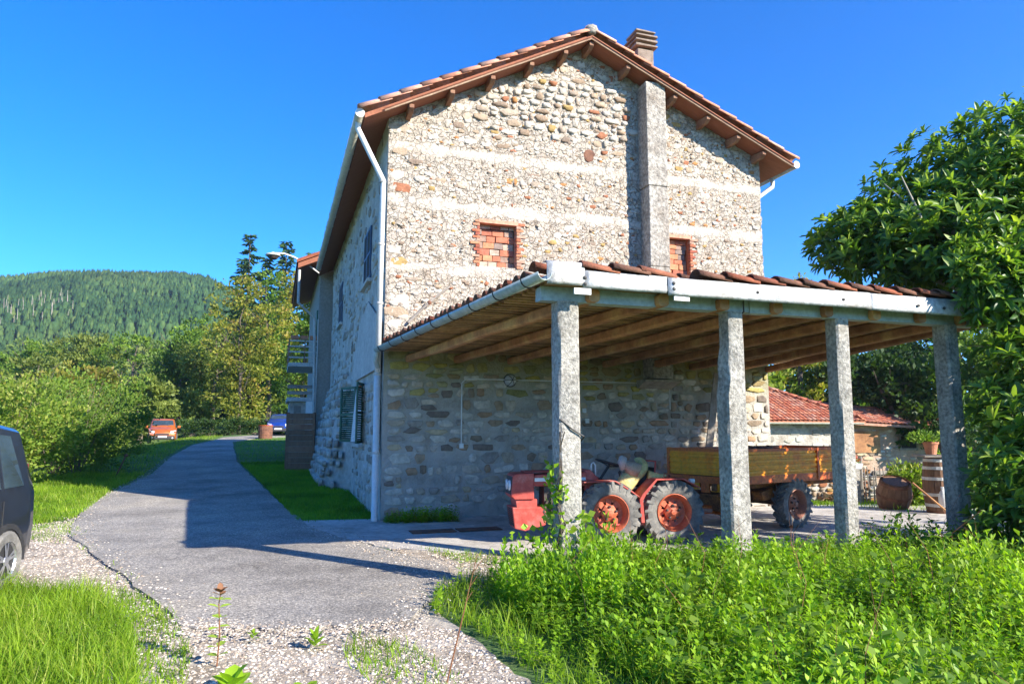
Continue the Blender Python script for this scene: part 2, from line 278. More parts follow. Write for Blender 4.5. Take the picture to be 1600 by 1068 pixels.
class MB:
    def __init__(s, T=None): s.v = []; s.f = []; s.T = T or Matrix()
    def add(s, vs, fs):
        n = len(s.v); s.v += [tuple(s.T @ Vector(p)) for p in vs]; s.f += [tuple(i+n for i in f) for f in fs]; return s
    def box(s, a, b, jit=0):
        x0, y0, z0 = a; x1, y1, z1 = b; j = lambda: random.uniform(-jit, jit) if jit else 0
        vs = [(x+j(), y+j(), z+j()) for z in (z0, z1) for x, y in ((x0, y0), (x1, y0), (x1, y1), (x0, y1))]
        return s.add(vs, [(0, 3, 2, 1), (4, 5, 6, 7), (0, 1, 5, 4), (1, 2, 6, 5), (2, 3, 7, 6), (3, 0, 4, 7)])
    def bar(s, p, q, wd, ht, up=(0, 0, 1)):
        p = Vector(p); q = Vector(q); d = (q-p).normalized(); up = Vector(up)
        r = d.cross(up)
        if r.length < 1e-4: r = d.cross(Vector((1, 0, 0)))
        r.normalize(); n = r.cross(d)
        vs = [e + r*a*wd/2 + n*b*ht/2 for e in (p, q) for a, b in ((-1, -1), (1, -1), (1, 1), (-1, 1))]
        return s.add(vs, [(0, 1, 2, 3), (7, 6, 5, 4), (0, 4, 5, 1), (1, 5, 6, 2), (2, 6, 7, 3), (3, 7, 4, 0)])
    def tube(s, pts, rad, n=8, cap=True):
        pts = [Vector(p) for p in pts]; rr = rad if isinstance(rad, (list, tuple)) else [rad]*len(pts)
        vs = []; fs = []
        d0 = (pts[1]-pts[0]).normalized(); a = d0.cross(Vector((0, 0, 1)))
        if a.length < .05: a = d0.cross(Vector((1, 0, 0)))
        a.normalize()
        for i, p in enumerate(pts):
            d = (pts[min(i+1, len(pts)-1)] - pts[max(i-1, 0)]).normalized()
            a = (a - d*a.dot(d)).normalized(); b = d.cross(a)
            vs += [p + (a*math.cos(2*math.pi*k/n) + b*math.sin(2*math.pi*k/n))*rr[i] for k in range(n)]
        for i in range(len(pts)-1):
            for k in range(n):
                fs.append((i*n+k, i*n+(k+1) % n, (i+1)*n+(k+1) % n, (i+1)*n+k))
        if cap: fs += [tuple(range(n))[::-1], tuple((len(pts)-1)*n+k for k in range(n))]
        return s.add(vs, fs)
    def lathe(s, prof, n=20, axis='z', c=(0, 0, 0), close=False):
        """profile of (r, h) around an axis through c"""
        vs = []; fs = []
        for r, h in prof:
            for k in range(n):
                a = 2*math.pi*k/n; x, y = r*math.cos(a), r*math.sin(a)
                q = (x, y, h) if axis == 'z' else ((x, h, y) if axis == 'y' else (h, x, y))
                vs.append((q[0]+c[0], q[1]+c[1], q[2]+c[2]))
        m = len(prof)
        for i in range(m if close else m-1):
            j = (i+1) % m
            for k in range(n):
                f = (i*n+k, i*n+(k+1) % n, j*n+(k+1) % n, j*n+k); fs.append(f if axis == 'z' or axis == 'x' else f[::-1])
        return s.add(vs, fs)
    def prism(s, poly, h0, h1, plane='xz'):
        """polygon in a plane extruded across it"""
        n = len(poly)
        mk = {'xz': lambda a, b, h: (a, h, b), 'yz': lambda a, b, h: (h, a, b), 'xy': lambda a, b, h: (a, b, h)}[plane]
        vs = [mk(a, b, h0) for a, b in poly] + [mk(a, b, h1) for a, b in poly]
        fs = [tuple(range(n)), tuple(range(2*n-1, n-1, -1))] + [(i, n+i, n+(i+1) % n, (i+1) % n) for i in range(n)]
        return s.add(vs, fs)
    def blob(s, c, r, seg=10, rings=7, nz=.15, seed=0):
        vs = []; fs = []
        for i in range(rings+1):
            t = math.pi*i/rings
            for k in range(seg):
                a = 2*math.pi*k/seg; d = Vector((math.sin(t)*math.cos(a), math.sin(t)*math.sin(a), math.cos(t)))
                q = 1 + nz*MN.noise(d*2.2 + Vector((seed*7.1, seed*3.3, 0)))*2
                vs.append((c[0]+d.x*r[0]*q, c[1]+d.y*r[1]*q, c[2]+d.z*r[2]*q))
        for i in range(rings):
            for k in range(seg): fs.append((i*seg+k, (i+1)*seg+k, (i+1)*seg+(k+1) % seg, i*seg+(k+1) % seg))
        return s.add(vs, fs)
    def mesh(s, name, smooth=False, bevel=0):
        me = bpy.data.meshes.new(name); me.from_pydata([tuple(v) for v in s.v], [], s.f); me.validate(); me.update()
        if smooth: me.shade_smooth()
        return me
    def build(s, name, mat, parent=None, shift=None, smooth=False, bevel=0, auto=False, **kw):
        if shift: s.v = [(v[0]-shift[0], v[1]-shift[1], v[2]-shift[2]) for v in s.v]
        me = s.mesh(name, smooth or auto)
        if auto: me.set_sharp_from_angle(angle=R(38))
        o = link(name, me, mat, parent, **kw)
        if bevel:
            b = o.modifiers.new('edge', 'BEVEL'); b.width = bevel; b.segments = 2; b.limit_method = 'ANGLE'
        return o
def npmesh(name, V, F, tint=None, smooth=False, extra=None):
    me = bpy.data.meshes.new(name); k = F.shape[1]
    me.vertices.add(len(V)); me.vertices.foreach_set('co', np.ascontiguousarray(V, dtype=np.float32).ravel())
    me.loops.add(F.size); me.loops.foreach_set('vertex_index', np.ascontiguousarray(F, dtype=np.int32).ravel())
    me.polygons.add(len(F)); me.polygons.foreach_set('loop_start', np.arange(0, F.size, k, dtype=np.int32))
    me.update(calc_edges=True)
    for nm, arr in (('tint', tint),) + tuple((extra or {}).items()):
        if arr is not None:
            a = me.attributes.new(nm, 'FLOAT', 'POINT'); a.data.foreach_set('value', np.ascontiguousarray(arr, dtype=np.float32))
    if smooth: me.polygons.foreach_set('use_smooth', np.ones(len(F), dtype=bool)); me.update()
    return me
def replicate(TV, TF, Rm, P, S, tint):
    """TV (n,3) template; Rm (m,3,3); P (m,3); S (m,3) -> V, F, tint per vertex"""
    n = len(TV); m = len(P)
    V = np.einsum('mij,mnj->mni', Rm, TV[None]*S[:, None, :]) + P[:, None, :]
    F = (TF[None] + (np.arange(m)*n)[:, None, None]).reshape(-1, TF.shape[1])
    return V.reshape(-1, 3), F, np.repeat(tint, n)
def merge(parts):
    Vs, Fs, Ts = [], [], []; k = 0
    for V, F, T in parts: Vs.append(V); Fs.append(F+k); Ts.append(T); k += len(V)
    return np.vstack(Vs), np.vstack(Fs), np.concatenate(Ts)
def basis(D, roll=None):
    """frames whose x axis is D, random roll"""
    D = D/np.linalg.norm(D, axis=1, keepdims=True); m = len(D)
    A = rng.normal(size=(m, 3)) if roll is None else np.broadcast_to(roll, (m, 3))
    Y = np.cross(A, D); Y /= np.linalg.norm(Y, axis=1, keepdims=True)+1e-9; Z = np.cross(D, Y)
    return np.stack([D, Y, Z], axis=2)
LEAFQ = (np.array([(0, 0, 0), (.5, .32, .05), (1, 0, 0), (.5, -.32, .05)]), np.array([(0, 1, 2, 3)]))
LEAF4 = (np.array([(0, 0, 0), (.35, .17, .06), (.75, .13, .03), (1, 0, -.08), (.75, -.13, .03), (.35, -.17, .06), (.5, 0, 0)]),
         np.array([(0, 1, 6), (1, 2, 6), (2, 3, 6), (3, 4, 6), (4, 5, 6), (5, 0, 6)]))
BLADE = (np.array([(0, -.5, 0), (0, .5, 0), (.35, .4, .06), (.35, -.4, .06), (.72, .26, -.0), (.72, -.26, -.0), (1, 0, -.16)]),
         np.array([(0, 1, 2), (0, 2, 3), (3, 2, 4), (3, 4, 5), (5, 4, 6)]))
def unit(n):
    d = rng.normal(size=(n, 3)); return d/np.linalg.norm(d, axis=1, keepdims=True)
def inpoly(P, poly):
    x, y = P[:, 0], P[:, 1]; r = np.zeros(len(P), bool); n = len(poly)
    for i in range(n):
        x0, y0 = poly[i]; x1, y1 = poly[(i+1) % n]
        c = ((y0 > y) != (y1 > y)) & (x < (x1-x0)*(y-y0)/((y1-y0) if y1 != y0 else 1e-9) + x0); r ^= c
    return r
def scatter(poly, n):
    a = np.array(poly); lo, hi = a.min(0), a.max(0); out = []
    while sum(map(len, out)) < n:
        p = rng.uniform(lo, hi, (n*2, 2)); out.append(p[inpoly(p, poly)])
    return np.vstack(out)[:n]

# ------------------------------------------------------------------ ground
def sst(a, b, x): t = np.clip((x-a)/(b-a), 0, 1); return t*t*(3-2*t)
LE = [(-2.69,5.94),(-3.58,7.16),(-5.31,9.25),(-6.9,11.2),(-7.7,12.7),(-9.0,15.3),(-9.6,17.2),(-11.1,22),(-13.9,29),(-16.7,37),(-17.6,42),(-18.5,45.5),(-17,49.5),(-13,52)]
RE = [(-.86,6.13),(-.80,6.8),(-.56,7.9),(-.80,8.6),(-2.0,10.0),(-3.3,11.8),(-3.9,13.2),(-5.4,16.3),(-7.6,21),(-10.2,26.5),(-13.7,35),(-15.9,40.5),(-16.0,45),(-12,47.5)]
def gz(x, y):
    x = np.asarray(x, float); y = np.asarray(y, float)
    r = 1.05*np.clip((y-14)/31, 0, 1.9)**1.15
    xe = np.interp(y, [p[1] for p in LE], [p[0] for p in LE]) - 2.2
    r = r - np.minimum(.20*np.maximum(0, xe-x), 9)*sst(12, 22, y)*(1 - .92*sst(46, 54, y)*(1-sst(84, 110, y)))
    r = np.where(x > 2, r*(1-sst(2, 6, x)) - .5*sst(14, 23, y)*sst(2, 6, x), r)
    r = r + .20*sst(.0, 1.6, x)*sst(4.4, 6.2, y)*(1-sst(8.2+.35*np.clip(x-2, 0, 6), 9.2+.35*np.clip(x-2, 0, 6), y))
    return r
def g(x, y): return float(gz(x, y))
xs = np.concatenate([-np.geomspace(45, 1500, 22)[::-1], np.arange(-44, 26, .5), np.geomspace(27, 1500, 22)])
ys = np.concatenate([-np.geomspace(6, 800, 12)[::-1], np.arange(-5, 62, .5), np.geomspace(64, 2500, 22)])
X, Y = np.meshgrid(xs, ys, indexing='ij'); Z = gz(X, Y) - .0
V = np.stack([X, Y, Z], -1).reshape(-1, 3); nx, ny = X.shape
ii = (np.arange(nx-1)[:, None]*ny + np.arange(ny-1)[None]).ravel()
o = link('ground', npmesh('ground', V, np.stack([ii, ii+ny, ii+ny+1, ii+1], 1), smooth=True), 'ground'); tag(o, kind='structure')
def resample(P, n):
    P = np.array(P, float); d = np.concatenate([[0], np.cumsum(np.linalg.norm(np.diff(P, axis=0), axis=1))])
    # smooth the polyline a little
    t = np.linspace(0, d[-1], n); Q = np.stack([np.interp(t, d, P[:, 0]), np.interp(t, d, P[:, 1])], 1)
    for _ in range(3): Q[1:-1] = (Q[:-2]+Q[1:-1]*2+Q[2:])/4
    return Q
def strip(name, L, Rr, lift, mat, nu=90, nv=12, wob=.06, skirt=.05, endround=0):
    A, B = resample(L, nu), resample(Rr, nu)
    t = np.linspace(0, 1, nv)[None, :, None]; P = A[:, None]*(1-t) + B[:, None]*t
    k = np.arange(nu); 
    for s, j in ((-1, 0), (1, nv-1)):
        nn = np.array([[MN.noise((q*.33, s*5+.3, .7)) + .6*MN.noise((q*1.3, s*9, .2)), MN.noise((q*.31, s*8, 3.7))] for q in k])
        P[:, j] += nn*wob
    if endround:
        P[0, :, 1] += np.array([MN.noise((q*.7, 3, 1))*wob*1.5 for q in range(nv)]) - endround*np.sin(np.linspace(0, math.pi, nv))
    Zt = gz(P[..., 0], P[..., 1]) + lift
    V = np.concatenate([P, Zt[..., None]], -1).reshape(-1, 3).tolist()
    F = [(i*nv+j, i*nv+j+1, (i+1)*nv+j+1, (i+1)*nv+j) for i in range(nu-1) for j in range(nv-1)]
    ring = [j for j in range(nv)] + [i*nv+nv-1 for i in range(1, nu)] + [(nu-1)*nv+j for j in range(nv-2, -1, -1)] + [i*nv for i in range(nu-2, 0, -1)]
    base = len(V)
    cx, cy = np.mean(P[..., 0]), np.mean(P[..., 1])
    for r_ in ring: x, y, z = V[r_]; V.append((x + random.uniform(-.02, .02), y + random.uniform(-.02, .02), z-skirt))
    n = len(ring); F += [(ring[i], base+i, base+(i+1) % n, ring[(i+1) % n]) for i in range(n)]
    me = bpy.data.meshes.new(name); me.from_pydata(V, [], F); me.update()
    o = link(name, me, mat); tag(o, kind='structure'); return o
strip('road', LE, RE, .035, 'asphalt', 220, 24, .06, .07, .12)
# concrete apron along the house and under the canopy; gravel and dirt beds
TH = R(18.5); U = (math.cos(TH), math.sin(TH)); VV = (-math.sin(TH), math.cos(TH)); C0 = (-2.32, 12.68)
def HW(s, w_, z=0): return (C0[0]+s*U[0]+w_*VV[0], C0[1]+s*U[1]+w_*VV[1], z)
strip('concrete_apron', [(-3.75,12.75),(-2.2,13.0),(1,14.0),(6,15.7),(9.5,16.5)], [(-3.1,11.2),(-1.5,9.7),(.3,9.25),(3,9.75),(9.5,12.0)], .022, 'concrete_floor', 70, 20, .12, .05)
strip('dirt_strip', [(-1.7,9.9),(-.6,9.5),(.9,9.3)], [(-.95,8.3),(-.4,7.6),(.75,8.1)], .012, 'dirt', 20, 8, .10, .03)
strip('gravel_bed', [(-3.0,2.5),(-2.6,4.5),(-2.9,6.3),(-3.7,7.4)], [(.9,2.5),(.15,4.6),(-.35,5.9),(-.75,6.7)], .008, 'dirt', 40, 14, .10, .02)
strip('gravel_verge', [(-9.5,6.8),(-7.8,10.4),(-7.7,13.2)], [(-2.5,5.6),(-5.2,9.3),(-7.5,12.8)], .009, 'dirt', 40, 14, .08, .02)
# loose stones
def pebble_templates(k=5, n=7):
    out = []
    for q in range(k):
        a = np.linspace(0, 2*math.pi, n, endpoint=False) + rng.uniform(-.25, .25, n); r = rng.uniform(.36, .55, n)
        ring = np.stack([np.cos(a)*r, np.sin(a)*r, rng.uniform(-.05, .12, n)], 1)
        top = np.stack([np.cos(a)*r*.6, np.sin(a)*r*.6, rng.uniform(.22, .34, n)], 1)
        V = np.vstack([ring, top, [[0, 0, .36]]]); F = []
        for i in range(n):
            j = (i+1) % n; F += [(i, j, n+j), (i, n+j, n+i), (n+i, n+j, 2*n)]
        out.append((V, np.array(F)))
    return out
PEB = pebble_templates()
def pebbles(polys, n, lo, hi, lift, flat=.7):
    parts = []
    per = n//(len(polys)*len(PEB))
    for poly in polys:
        for TV, TF in PEB:
            P = scatter(poly, per); s = lo*(hi/lo)**(rng.random(per)**1.6)
            D = np.stack([rng.normal(size=per), rng.normal(size=per), rng.normal(size=per)*.15], 1)
            Rm = basis(D, np.array([0., 0, 1])); Rm = np.stack([Rm[..., 0], np.cross(np.array([0, 0, 1.]), Rm[..., 0]), np.broadcast_to([0, 0, 1.], (per, 3))], 2)
            S = np.stack([s*rng.uniform(.8, 1.4, per), s, s*flat*rng.uniform(.7, 1.3, per)], 1)
            parts.append(replicate(TV, TF, Rm, np.column_stack([P, gz(P[:, 0], P[:, 1])+lift]), S, rng.random(per)))
    return merge(parts)
GB = [(-2.75,2.8),(.75,2.8),(.1,4.7),(-.4,5.9),(-.9,6.2),(-1.6,5.85),(-2.6,5.85),(-3.6,7.0),(-3.3,5.9),(-2.5,4.6)]
GV = [(-9.3,7.4),(-5.0,7.3),(-3.7,6.9),(-3.4,7.2),(-5.4,9.6),(-7.0,11.6),(-7.7,12.9),(-8.2,12.6)]
V, F, T = pebbles([GB, GV], 36000, .010, .038, .008)
o = link('gravel', npmesh('gravel', V, F, T), 'gravel_stone'); tag(o, 'loose pale gravel stones in front of the asphalt edge', kind='stuff')
def crumbs(line, n, spread, lo, hi, lift):
    L = np.array(line, float); d = np.concatenate([[0], np.cumsum(np.linalg.norm(np.diff(L, axis=0), axis=1))]); t = rng.random(n)**1.2*d[-1]
    P = np.stack([np.interp(t, d, L[:, 0]), np.interp(t, d, L[:, 1])], 1) + rng.normal(size=(n, 2))*spread; s = lo*(hi/lo)**(rng.random(n)**1.5); parts = []
    sel = rng.integers(0, len(PEB), n)
    for q, (TV, TF) in enumerate(PEB):
        Q = P[sel == q]; m_ = len(Q); a_ = rng.random(m_)*6.28; z_ = np.zeros(m_); o_ = np.ones(m_); c_, s_ = np.cos(a_), np.sin(a_); ss = s[sel == q]
        Rm = np.stack([np.stack([c_, -s_, z_], 1), np.stack([s_, c_, z_], 1), np.stack([z_, z_, o_], 1)], 1)
        parts.append(replicate(TV, TF, Rm, np.column_stack([Q, gz(Q[:, 0], Q[:, 1])+lift]), np.stack([ss*1.3, ss, ss*.8], 1), rng.random(m_)))
    return merge(parts)
V, F, T = merge([crumbs(LE[:9], 2600, .20, .008, .035, .034), crumbs([(-2.69,5.95),(-2.2,5.82),(-1.6,5.80),(-1.1,5.9),(-.86,6.15)], 1500, .14, .008, .032, .036), crumbs([(-.8,6.6),(-.6,7.9),(-1.4,9.2),(-2.4,10.6),(-3.3,11.8)], 1800, .22, .008, .03, .036)])
o = link('grit', npmesh('grit', V, F, T), 'gravel_stone'); tag(o, 'fine grit strewn over the edges of the asphalt', kind='stuff')
V, F, T = merge([crumbs(LE[:8], 2600, .07, .015, .07, .005), crumbs([(-2.69,5.9),(-2.2,5.75),(-1.6,5.72),(-1.1,5.85),(-.86,6.1),(-.8,6.8),(-.6,7.9)], 1500, .06, .012, .06, .005)])
o = link('asphalt_crumbs', npmesh('asphalt_crumbs', V, F, T), 'asphalt'); tag(o, 'crumbled bits of asphalt along the broken road edge', kind='stuff')
RIM = [(-1.2,9.6),(-.5,9.4),(.8,9.4),(1.2,9.6),(3,9.9),(4.6,10.3),(4.4,9.3),(2.4,8.6),(.8,8.3),(-.4,8.0)]
V, F, T = pebbles([RIM], 2500, .015, .05, .02)
o = link('rubble', npmesh('rubble', V, F, T), 'gravel_stone'); tag(o, 'small rubble scattered along the edge of the concrete apron', kind='stuff')

# ------------------------------------------------------------------ stone templates for the walls
def stone_template(n, seed):
    r_ = random.Random(seed); V = []; F = []
    ang = [2*math.pi*(i + r_.uniform(-.36, .36))/n for i in range(n)]
    sq = r_.uniform(.72, 1.0)
    out = []
    for a in ang:
        c, s = math.cos(a), math.sin(a); k = 1/max(abs(c), abs(s)); k = k*sq + (1-sq); k *= .5*r_.uniform(.88, 1.0)
        out.append((c*k, s*k))
    for x, z in out: V.append((x, .35, z))
    for x, z in out: V.append((x*.95, -.72 + r_.uniform(-.1, .1), z*.95))
    for x, z in out: V.append((x*.80, -.98 + r_.uniform(-.14, .14), z*.80))
    V.append((0, -1.0 + r_.uniform(-.12, .1), 0))
    for i in range(n):
        j = (i+1) % n
        F += [(i, j, n+j), (i, n+j, n+i), (n+i, n+j, 2*n+j), (n+i, 2*n+j, 2*n+i), (2*n+i, 2*n+j, 3*n)]
    return np.array(V), np.array(F)
ST = [stone_template(random.choice((5, 6, 6, 7)), 100+i) for i in range(22)]
STM = {}
def stone_mesh(i, mat):
    if (i, mat) not in STM:
        me = npmesh('stone', ST[i][0], ST[i][1], np.zeros(len(ST[i][0]))); me.materials.append(M[mat]); STM[(i, mat)] = me
    return STM[(i, mat)]
def lay_stones(s0, s1, z0, z1, rowh, wid, keep, seed, edge=.012):
    """courses of irregular stones; keep(s,z) gives the chance a stone shows"""
    r_ = random.Random(seed); out = []; z = z0
    while z < z1:
        h = r_.uniform(*rowh); s = s0 + r_.uniform(0, .05)
        while s < s1:
            wd = r_.uniform(*wid)*(.7 + .6*r_.random()); wd = min(wd, s1-s)
            if wd > .07:
                cs, cz = s+wd/2, z+h/2+r_.uniform(-.02, .02)
                if r_.random() < keep(cs, cz): 
                    if h > .17 and wd < .34 and r_.random() < .2:
                        out.append((cs, cz-h*.25, wd-edge*2, h*.48)); out.append((cs, cz+h*.25, wd-edge*2, h*.48))
                    else: out.append((cs, cz, (wd-edge*2)*r_.uniform(.86, 1), (h-edge*2)*r_.uniform(.8, 1.05)))
            s += wd
        z += h
    return out

# ------------------------------------------------------------------ the stone house
house = empty('stone_house', (C0[0], C0[1], 0), TH, 'tall old farmhouse of rough stone with bricked-up attic windows and tiled roof behind the canopy', 'house')
HL = 13.2                                   # length of the house along its side
EL, ER, PK, SP = 7.42, 7.62, 9.50, 4.0      # wall heights at the corners, ridge height and ridge position
def roofz(s): return EL + (PK-EL)*(s/SP) if s < SP else PK + (ER-PK)*((s-SP)/(8.33-SP))
WIN = [(1.78, 2.53, 4.73, 5.64), (5.81, 6.45, 4.76, 5.71)]
BANDS = [(6.82, 7.0), (5.75, 5.95), (4.55, 4.70)]
def in_win(s, z, m=0): return any(a-m < s < b+m and c-m < z < d+m for a, b, c, d in WIN)
def bandf(s, z):
    wv = .04*MN.noise((s*1.3, z*.6, 4)); k = 0
    for a, b in BANDS:
        e = .05*MN.noise((s*6, a, z*5)) + .05*MN.noise((s*1.7, a, 2)); d = min(z-(a+wv+e), (b+wv-e)-z); k = max(k, min(1, max(0, d/.02+.3)))
    k *= min(1, max(.15, .75 + 1.1*MN.noise((s*1.1, z*2, 8)) + .5*MN.noise((s*5, z*9, 1))))
    return k
def gable():
    S = sorted(set(list(np.round(np.arange(0, 8.34, .045), 4)) + [w_[i] for w_ in WIN for i in (0, 1)] + [8.33]))
    Zs = sorted(set(list(np.round(np.arange(-.3, 9.6, .045), 4)) + [w_[i] for w_ in WIN for i in (2, 3)]))
    V = []; band = []; upper = []
    for s in S:
        for z in Zs:
            k = bandf(s, z) if z > 3.3 else 0
            up = 1 if z > 3.22 else 0
            if up:
                p = Vector((s, z, 0))
                n = MN.fractal(p*6, 1.0, 2.0, 4)*.028
                d, _ = MN.voronoi(Vector((s*5.5, z*9, 0))); n += min(.22, d[1]-d[0])*.11
                n = n*(1-k) + (.030 + .006*MN.noise(p*12))*k
            else: n = .008*MN.noise((s*4, z*4, 1)) + .005*MN.noise((s*15, z*15, 1))
            if in_win(s, z, .01): n = .01
            if s < .03: n *= .3
            V.append((s, -n, z)); band.append(k); upper.append(up)
    nz = len(Zs); F = []
    for i in range(len(S)-1):
        for j in range(nz-1):
            cs, cz = (S[i]+S[i+1])/2, (Zs[j]+Zs[j+1])/2
            if cz > roofz(cs)+.05 or in_win(cs, cz): continue
            F.append((i*nz+j, (i+1)*nz+j, (i+1)*nz+j+1, i*nz+j+1))
    me = npmesh('gable_wall', np.array(V), np.array(F), smooth=True, extra={'band': np.array(band), 'upper': np.array(upper)})
    return link('gable_wall', me, 'wall', house)
gable()
# side, back and far walls as one shell with window openings on the visible side
SW = [(2.15, 3.30, 4.82, 5.98), (8.9, 10.0, 4.85, 6.1), (3.0, 4.15, 1.32, 2.62)]
def sidewall():
    A = sorted(set(list(np.arange(0, HL+.01, .12)) + [w_[i] for w_ in SW for i in (0, 1)])); Zs = sorted(set(list(np.arange(-.4, EL+.25, .12)) + [w_[i] for w_ in SW for i in (2, 3)]))
    V = [(-.02*MN.noise((a*3, z*3, 2)) - .012*MN.noise((a*9, z*9, 2)), a, z) for a in A for z in Zs]; nz = len(Zs); F = []
    for i in range(len(A)-1):
        for j in range(nz-1):
            ca, cz = (A[i]+A[i+1])/2, (Zs[j]+Zs[j+1])/2
            if any(a < ca < b and c < cz < d for a, b, c, d in SW): continue
            F.append((i*nz+j, i*nz+j+1, (i+1)*nz+j+1, (i+1)*nz+j))
    link('side_wall', npmesh('side_wall', np.array(V), np.array(F), smooth=True), 'side_wall', house)
    b = MB(); b.prism([(0.0, -.4), (8.33, -.4), (8.33, ER), (SP, PK), (0, EL)], HL-.02, HL); b.box((8.31, 0.02, -.4), (8.33, HL-.02, ER))
    b.build('rear_wall', 'side_wall', house)
sidewall()
# recessed openings in the side wall: reveal, shutters, sill
for k, (a, b_, c, d) in enumerate(SW):
    fr = MB(); fr.box((.02, a-.02, c-.02), (.22, a, d+.02)).box((.02, b_, c-.02), (.22, b_+.02, d+.02)).box((.02, a, d), (.22, b_, d+.02)).box((.02, a, c-.02), (.22, b_, c)).box((.2, a, c), (.22, b_, d))
    wn = fr.build('window', 'smooth_render' if k < 2 else 'brick_red', house)
    MB().box((.19, a+.02, c+.02), (.197, b_-.02, d-.02)).build('pane', 'car_glass', wn)
    MB().box((-.10, a-.12, c-.10), (.10, b_+.12, c-.025)).build('sill', 'sill_stone', wn, bevel=.01)
def shutter(wd, ht, parent, name, mat, mtx):
    m = MB(mtx)
    m.box((0, 0, 0), (.05, .035, ht)).box((wd-.05, 0, 0), (wd, .035, ht)).box((.05, 0, 0), (wd-.05, .035, .06)).box((.05, 0, ht-.06), (wd-.05, .035, ht)).box((.05, 0, ht*.5-.03), (wd-.05, .035, ht*.5+.03))
    n = int((ht-.12)/.05)
    for i in range(n):
        z = .07 + i*.05
        if abs(z-ht*.5) > .05: m.add([(.05, .002, z), (wd-.05, .002, z), (wd-.05, .033, z+.03), (.05, .033, z+.03), (.05, .006, z-.006), (wd-.05, .006, z-.006), (wd-.05, .037, z+.024), (.05, .037, z+.024)], [(0, 1, 2, 3), (7, 6, 5, 4), (0, 4, 5, 1), (3, 2, 6, 7)])
    return m.build(name, mat, parent)
for k in (0, 1):
    a, b_, c, d = SW[k]; wd = (b_-a)/2 - .01
    for q in (0, 1):
        T = Matrix.Translation((.0, a + .005 + q*(wd+.01), c+.01)) @ Matrix.Rotation(R(90), 4, 'Z')
        shutter(wd, d-c-.02, house, 'shutter', 'shutter_blue', T @ Matrix.Translation((0, 0, 0)))
a, b_, c, d = SW[2]
shutter(.60, d-c, house, 'shutter', 'shutter_green', Matrix.Translation((-.03, a+.01, c)) @ Matrix.Rotation(R(-108), 4, 'Z'))
shutter(.62, d-c, house, 'shutter', 'shutter_green', Matrix.Translation((-.03, b_+.0, c)) @ Matrix.Rotation(R(118), 4, 'Z'))
cu = MB(); pts = [(.05 + .02*math.sin(i*1.3) - .22*math.sin(i/8*3.14), a+.35+i/8*.55) for i in range(9)]
for i in range(8): cu.add([(pts[i][0], pts[i][1], c+.02), (pts[i+1][0], pts[i+1][1], c+.02), (pts[i+1][0]*.5, pts[i+1][1], d-.1), (pts[i][0]*.5, pts[i][1], d-.1)], [(0, 1, 2, 3)])
cu.build('curtain', 'white_cloth', house, smooth=True)
# patch of smooth render and battered buttress on the side wall
MB().add([(-.045, .15, 1.0), (-.045, .15, 3.6), (-.045, 2.2, 4.3), (-.045, 3.8, 4.0), (-.045, 5.2, 2.9), (-.045, 4.3, 2.75), (-.045, .9, 2.75)], [(0, 1, 6), (1, 2, 3, 4, 5, 6)]).build('render_patch', 'smooth_render', house)
bt = MB(); NA, NZ = 40, 18
for i in range(NA+1):
    a = 5.2 + i/NA*7.9
    for j in range(NZ+1):
        t = j/NZ; top = 3.2 - .5*abs(i/NA-.5); z = -.4 + t*(top+.4); p = (.75*(1-t)**.9 + .04)*min(1, i/6) - (.06 if i == 0 else 0)
        bt.v.append((-p + .035*MN.noise((a*3, z*3, 5)), a, z))
for i in range(NA):
    for j in range(NZ): bt.f.append((i*(NZ+1)+j, i*(NZ+1)+j+1, (i+1)*(NZ+1)+j+1, (i+1)*(NZ+1)+j))
bt.build('buttress', 'side_wall', house, smooth=True)

# stones of the gable
def keep_low(s, z):
    if in_win(s, z, .2) or (s > 5.2 and s < 5.76 and z > 2.5): return 0
    return .92 if z < 3.2 else 0
def keep_high(s, z):
    if in_win(s, z, .26) or z > roofz(s)-.12 or (5.15 < s < 5.8): return 0
    if any(a-.09 < z < b+.09 for a, b in BANDS): return 0
    if 7.65 < z < 8.75 and 1.6 < s < 5.1: return .97
    if z > 8.6: return .7
    if z > 7.1: return .55 if s > 5.7 else .45
    return .20
LOW = lay_stones(.02, 8.3, -.1, 3.2, (.13, .24), (.16, .46), keep_low, 3, .007)
HIGH = lay_stones(.02, 8.3, 3.3, 9.4, (.12, .20), (.14, .36), keep_high, 5)
QUO = [(.16+.05*((i*7) % 3), -.0+i*.235, .30+.1*((i*5) % 3), .19) for i in range(32) if random.random() < .45]
cand = [(w_*h, s, z, w_, h, 'L') for s, z, w_, h in LOW] + [(w_*h*.9, s, z, w_, h, 'H') for s, z, w_, h in HIGH] + [(w_*h, s, z, w_, h, 'H') for s, z, w_, h in QUO if z > 3.3]
cand.sort(reverse=True); parts = {}
for i, (a, s, z, w_, h, kk) in enumerate(cand):
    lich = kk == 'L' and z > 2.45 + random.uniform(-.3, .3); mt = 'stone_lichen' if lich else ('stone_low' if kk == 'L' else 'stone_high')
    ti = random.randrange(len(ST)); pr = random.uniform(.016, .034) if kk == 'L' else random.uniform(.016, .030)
    if kk == 'H' and 7.5 < z < 8.8 and 1.5 < s < 5.2: pr += .03
    fl = random.choice((-1, 1)); ro = random.uniform(-.08, .08)
    if i < 298: link('stone', stone_mesh(ti, mt), None, house, (s, -.004, z), (0, ro, 0), (w_, pr, h))
    else: parts.setdefault(mt, []).append((ti, s, z, w_, h, pr, ro))
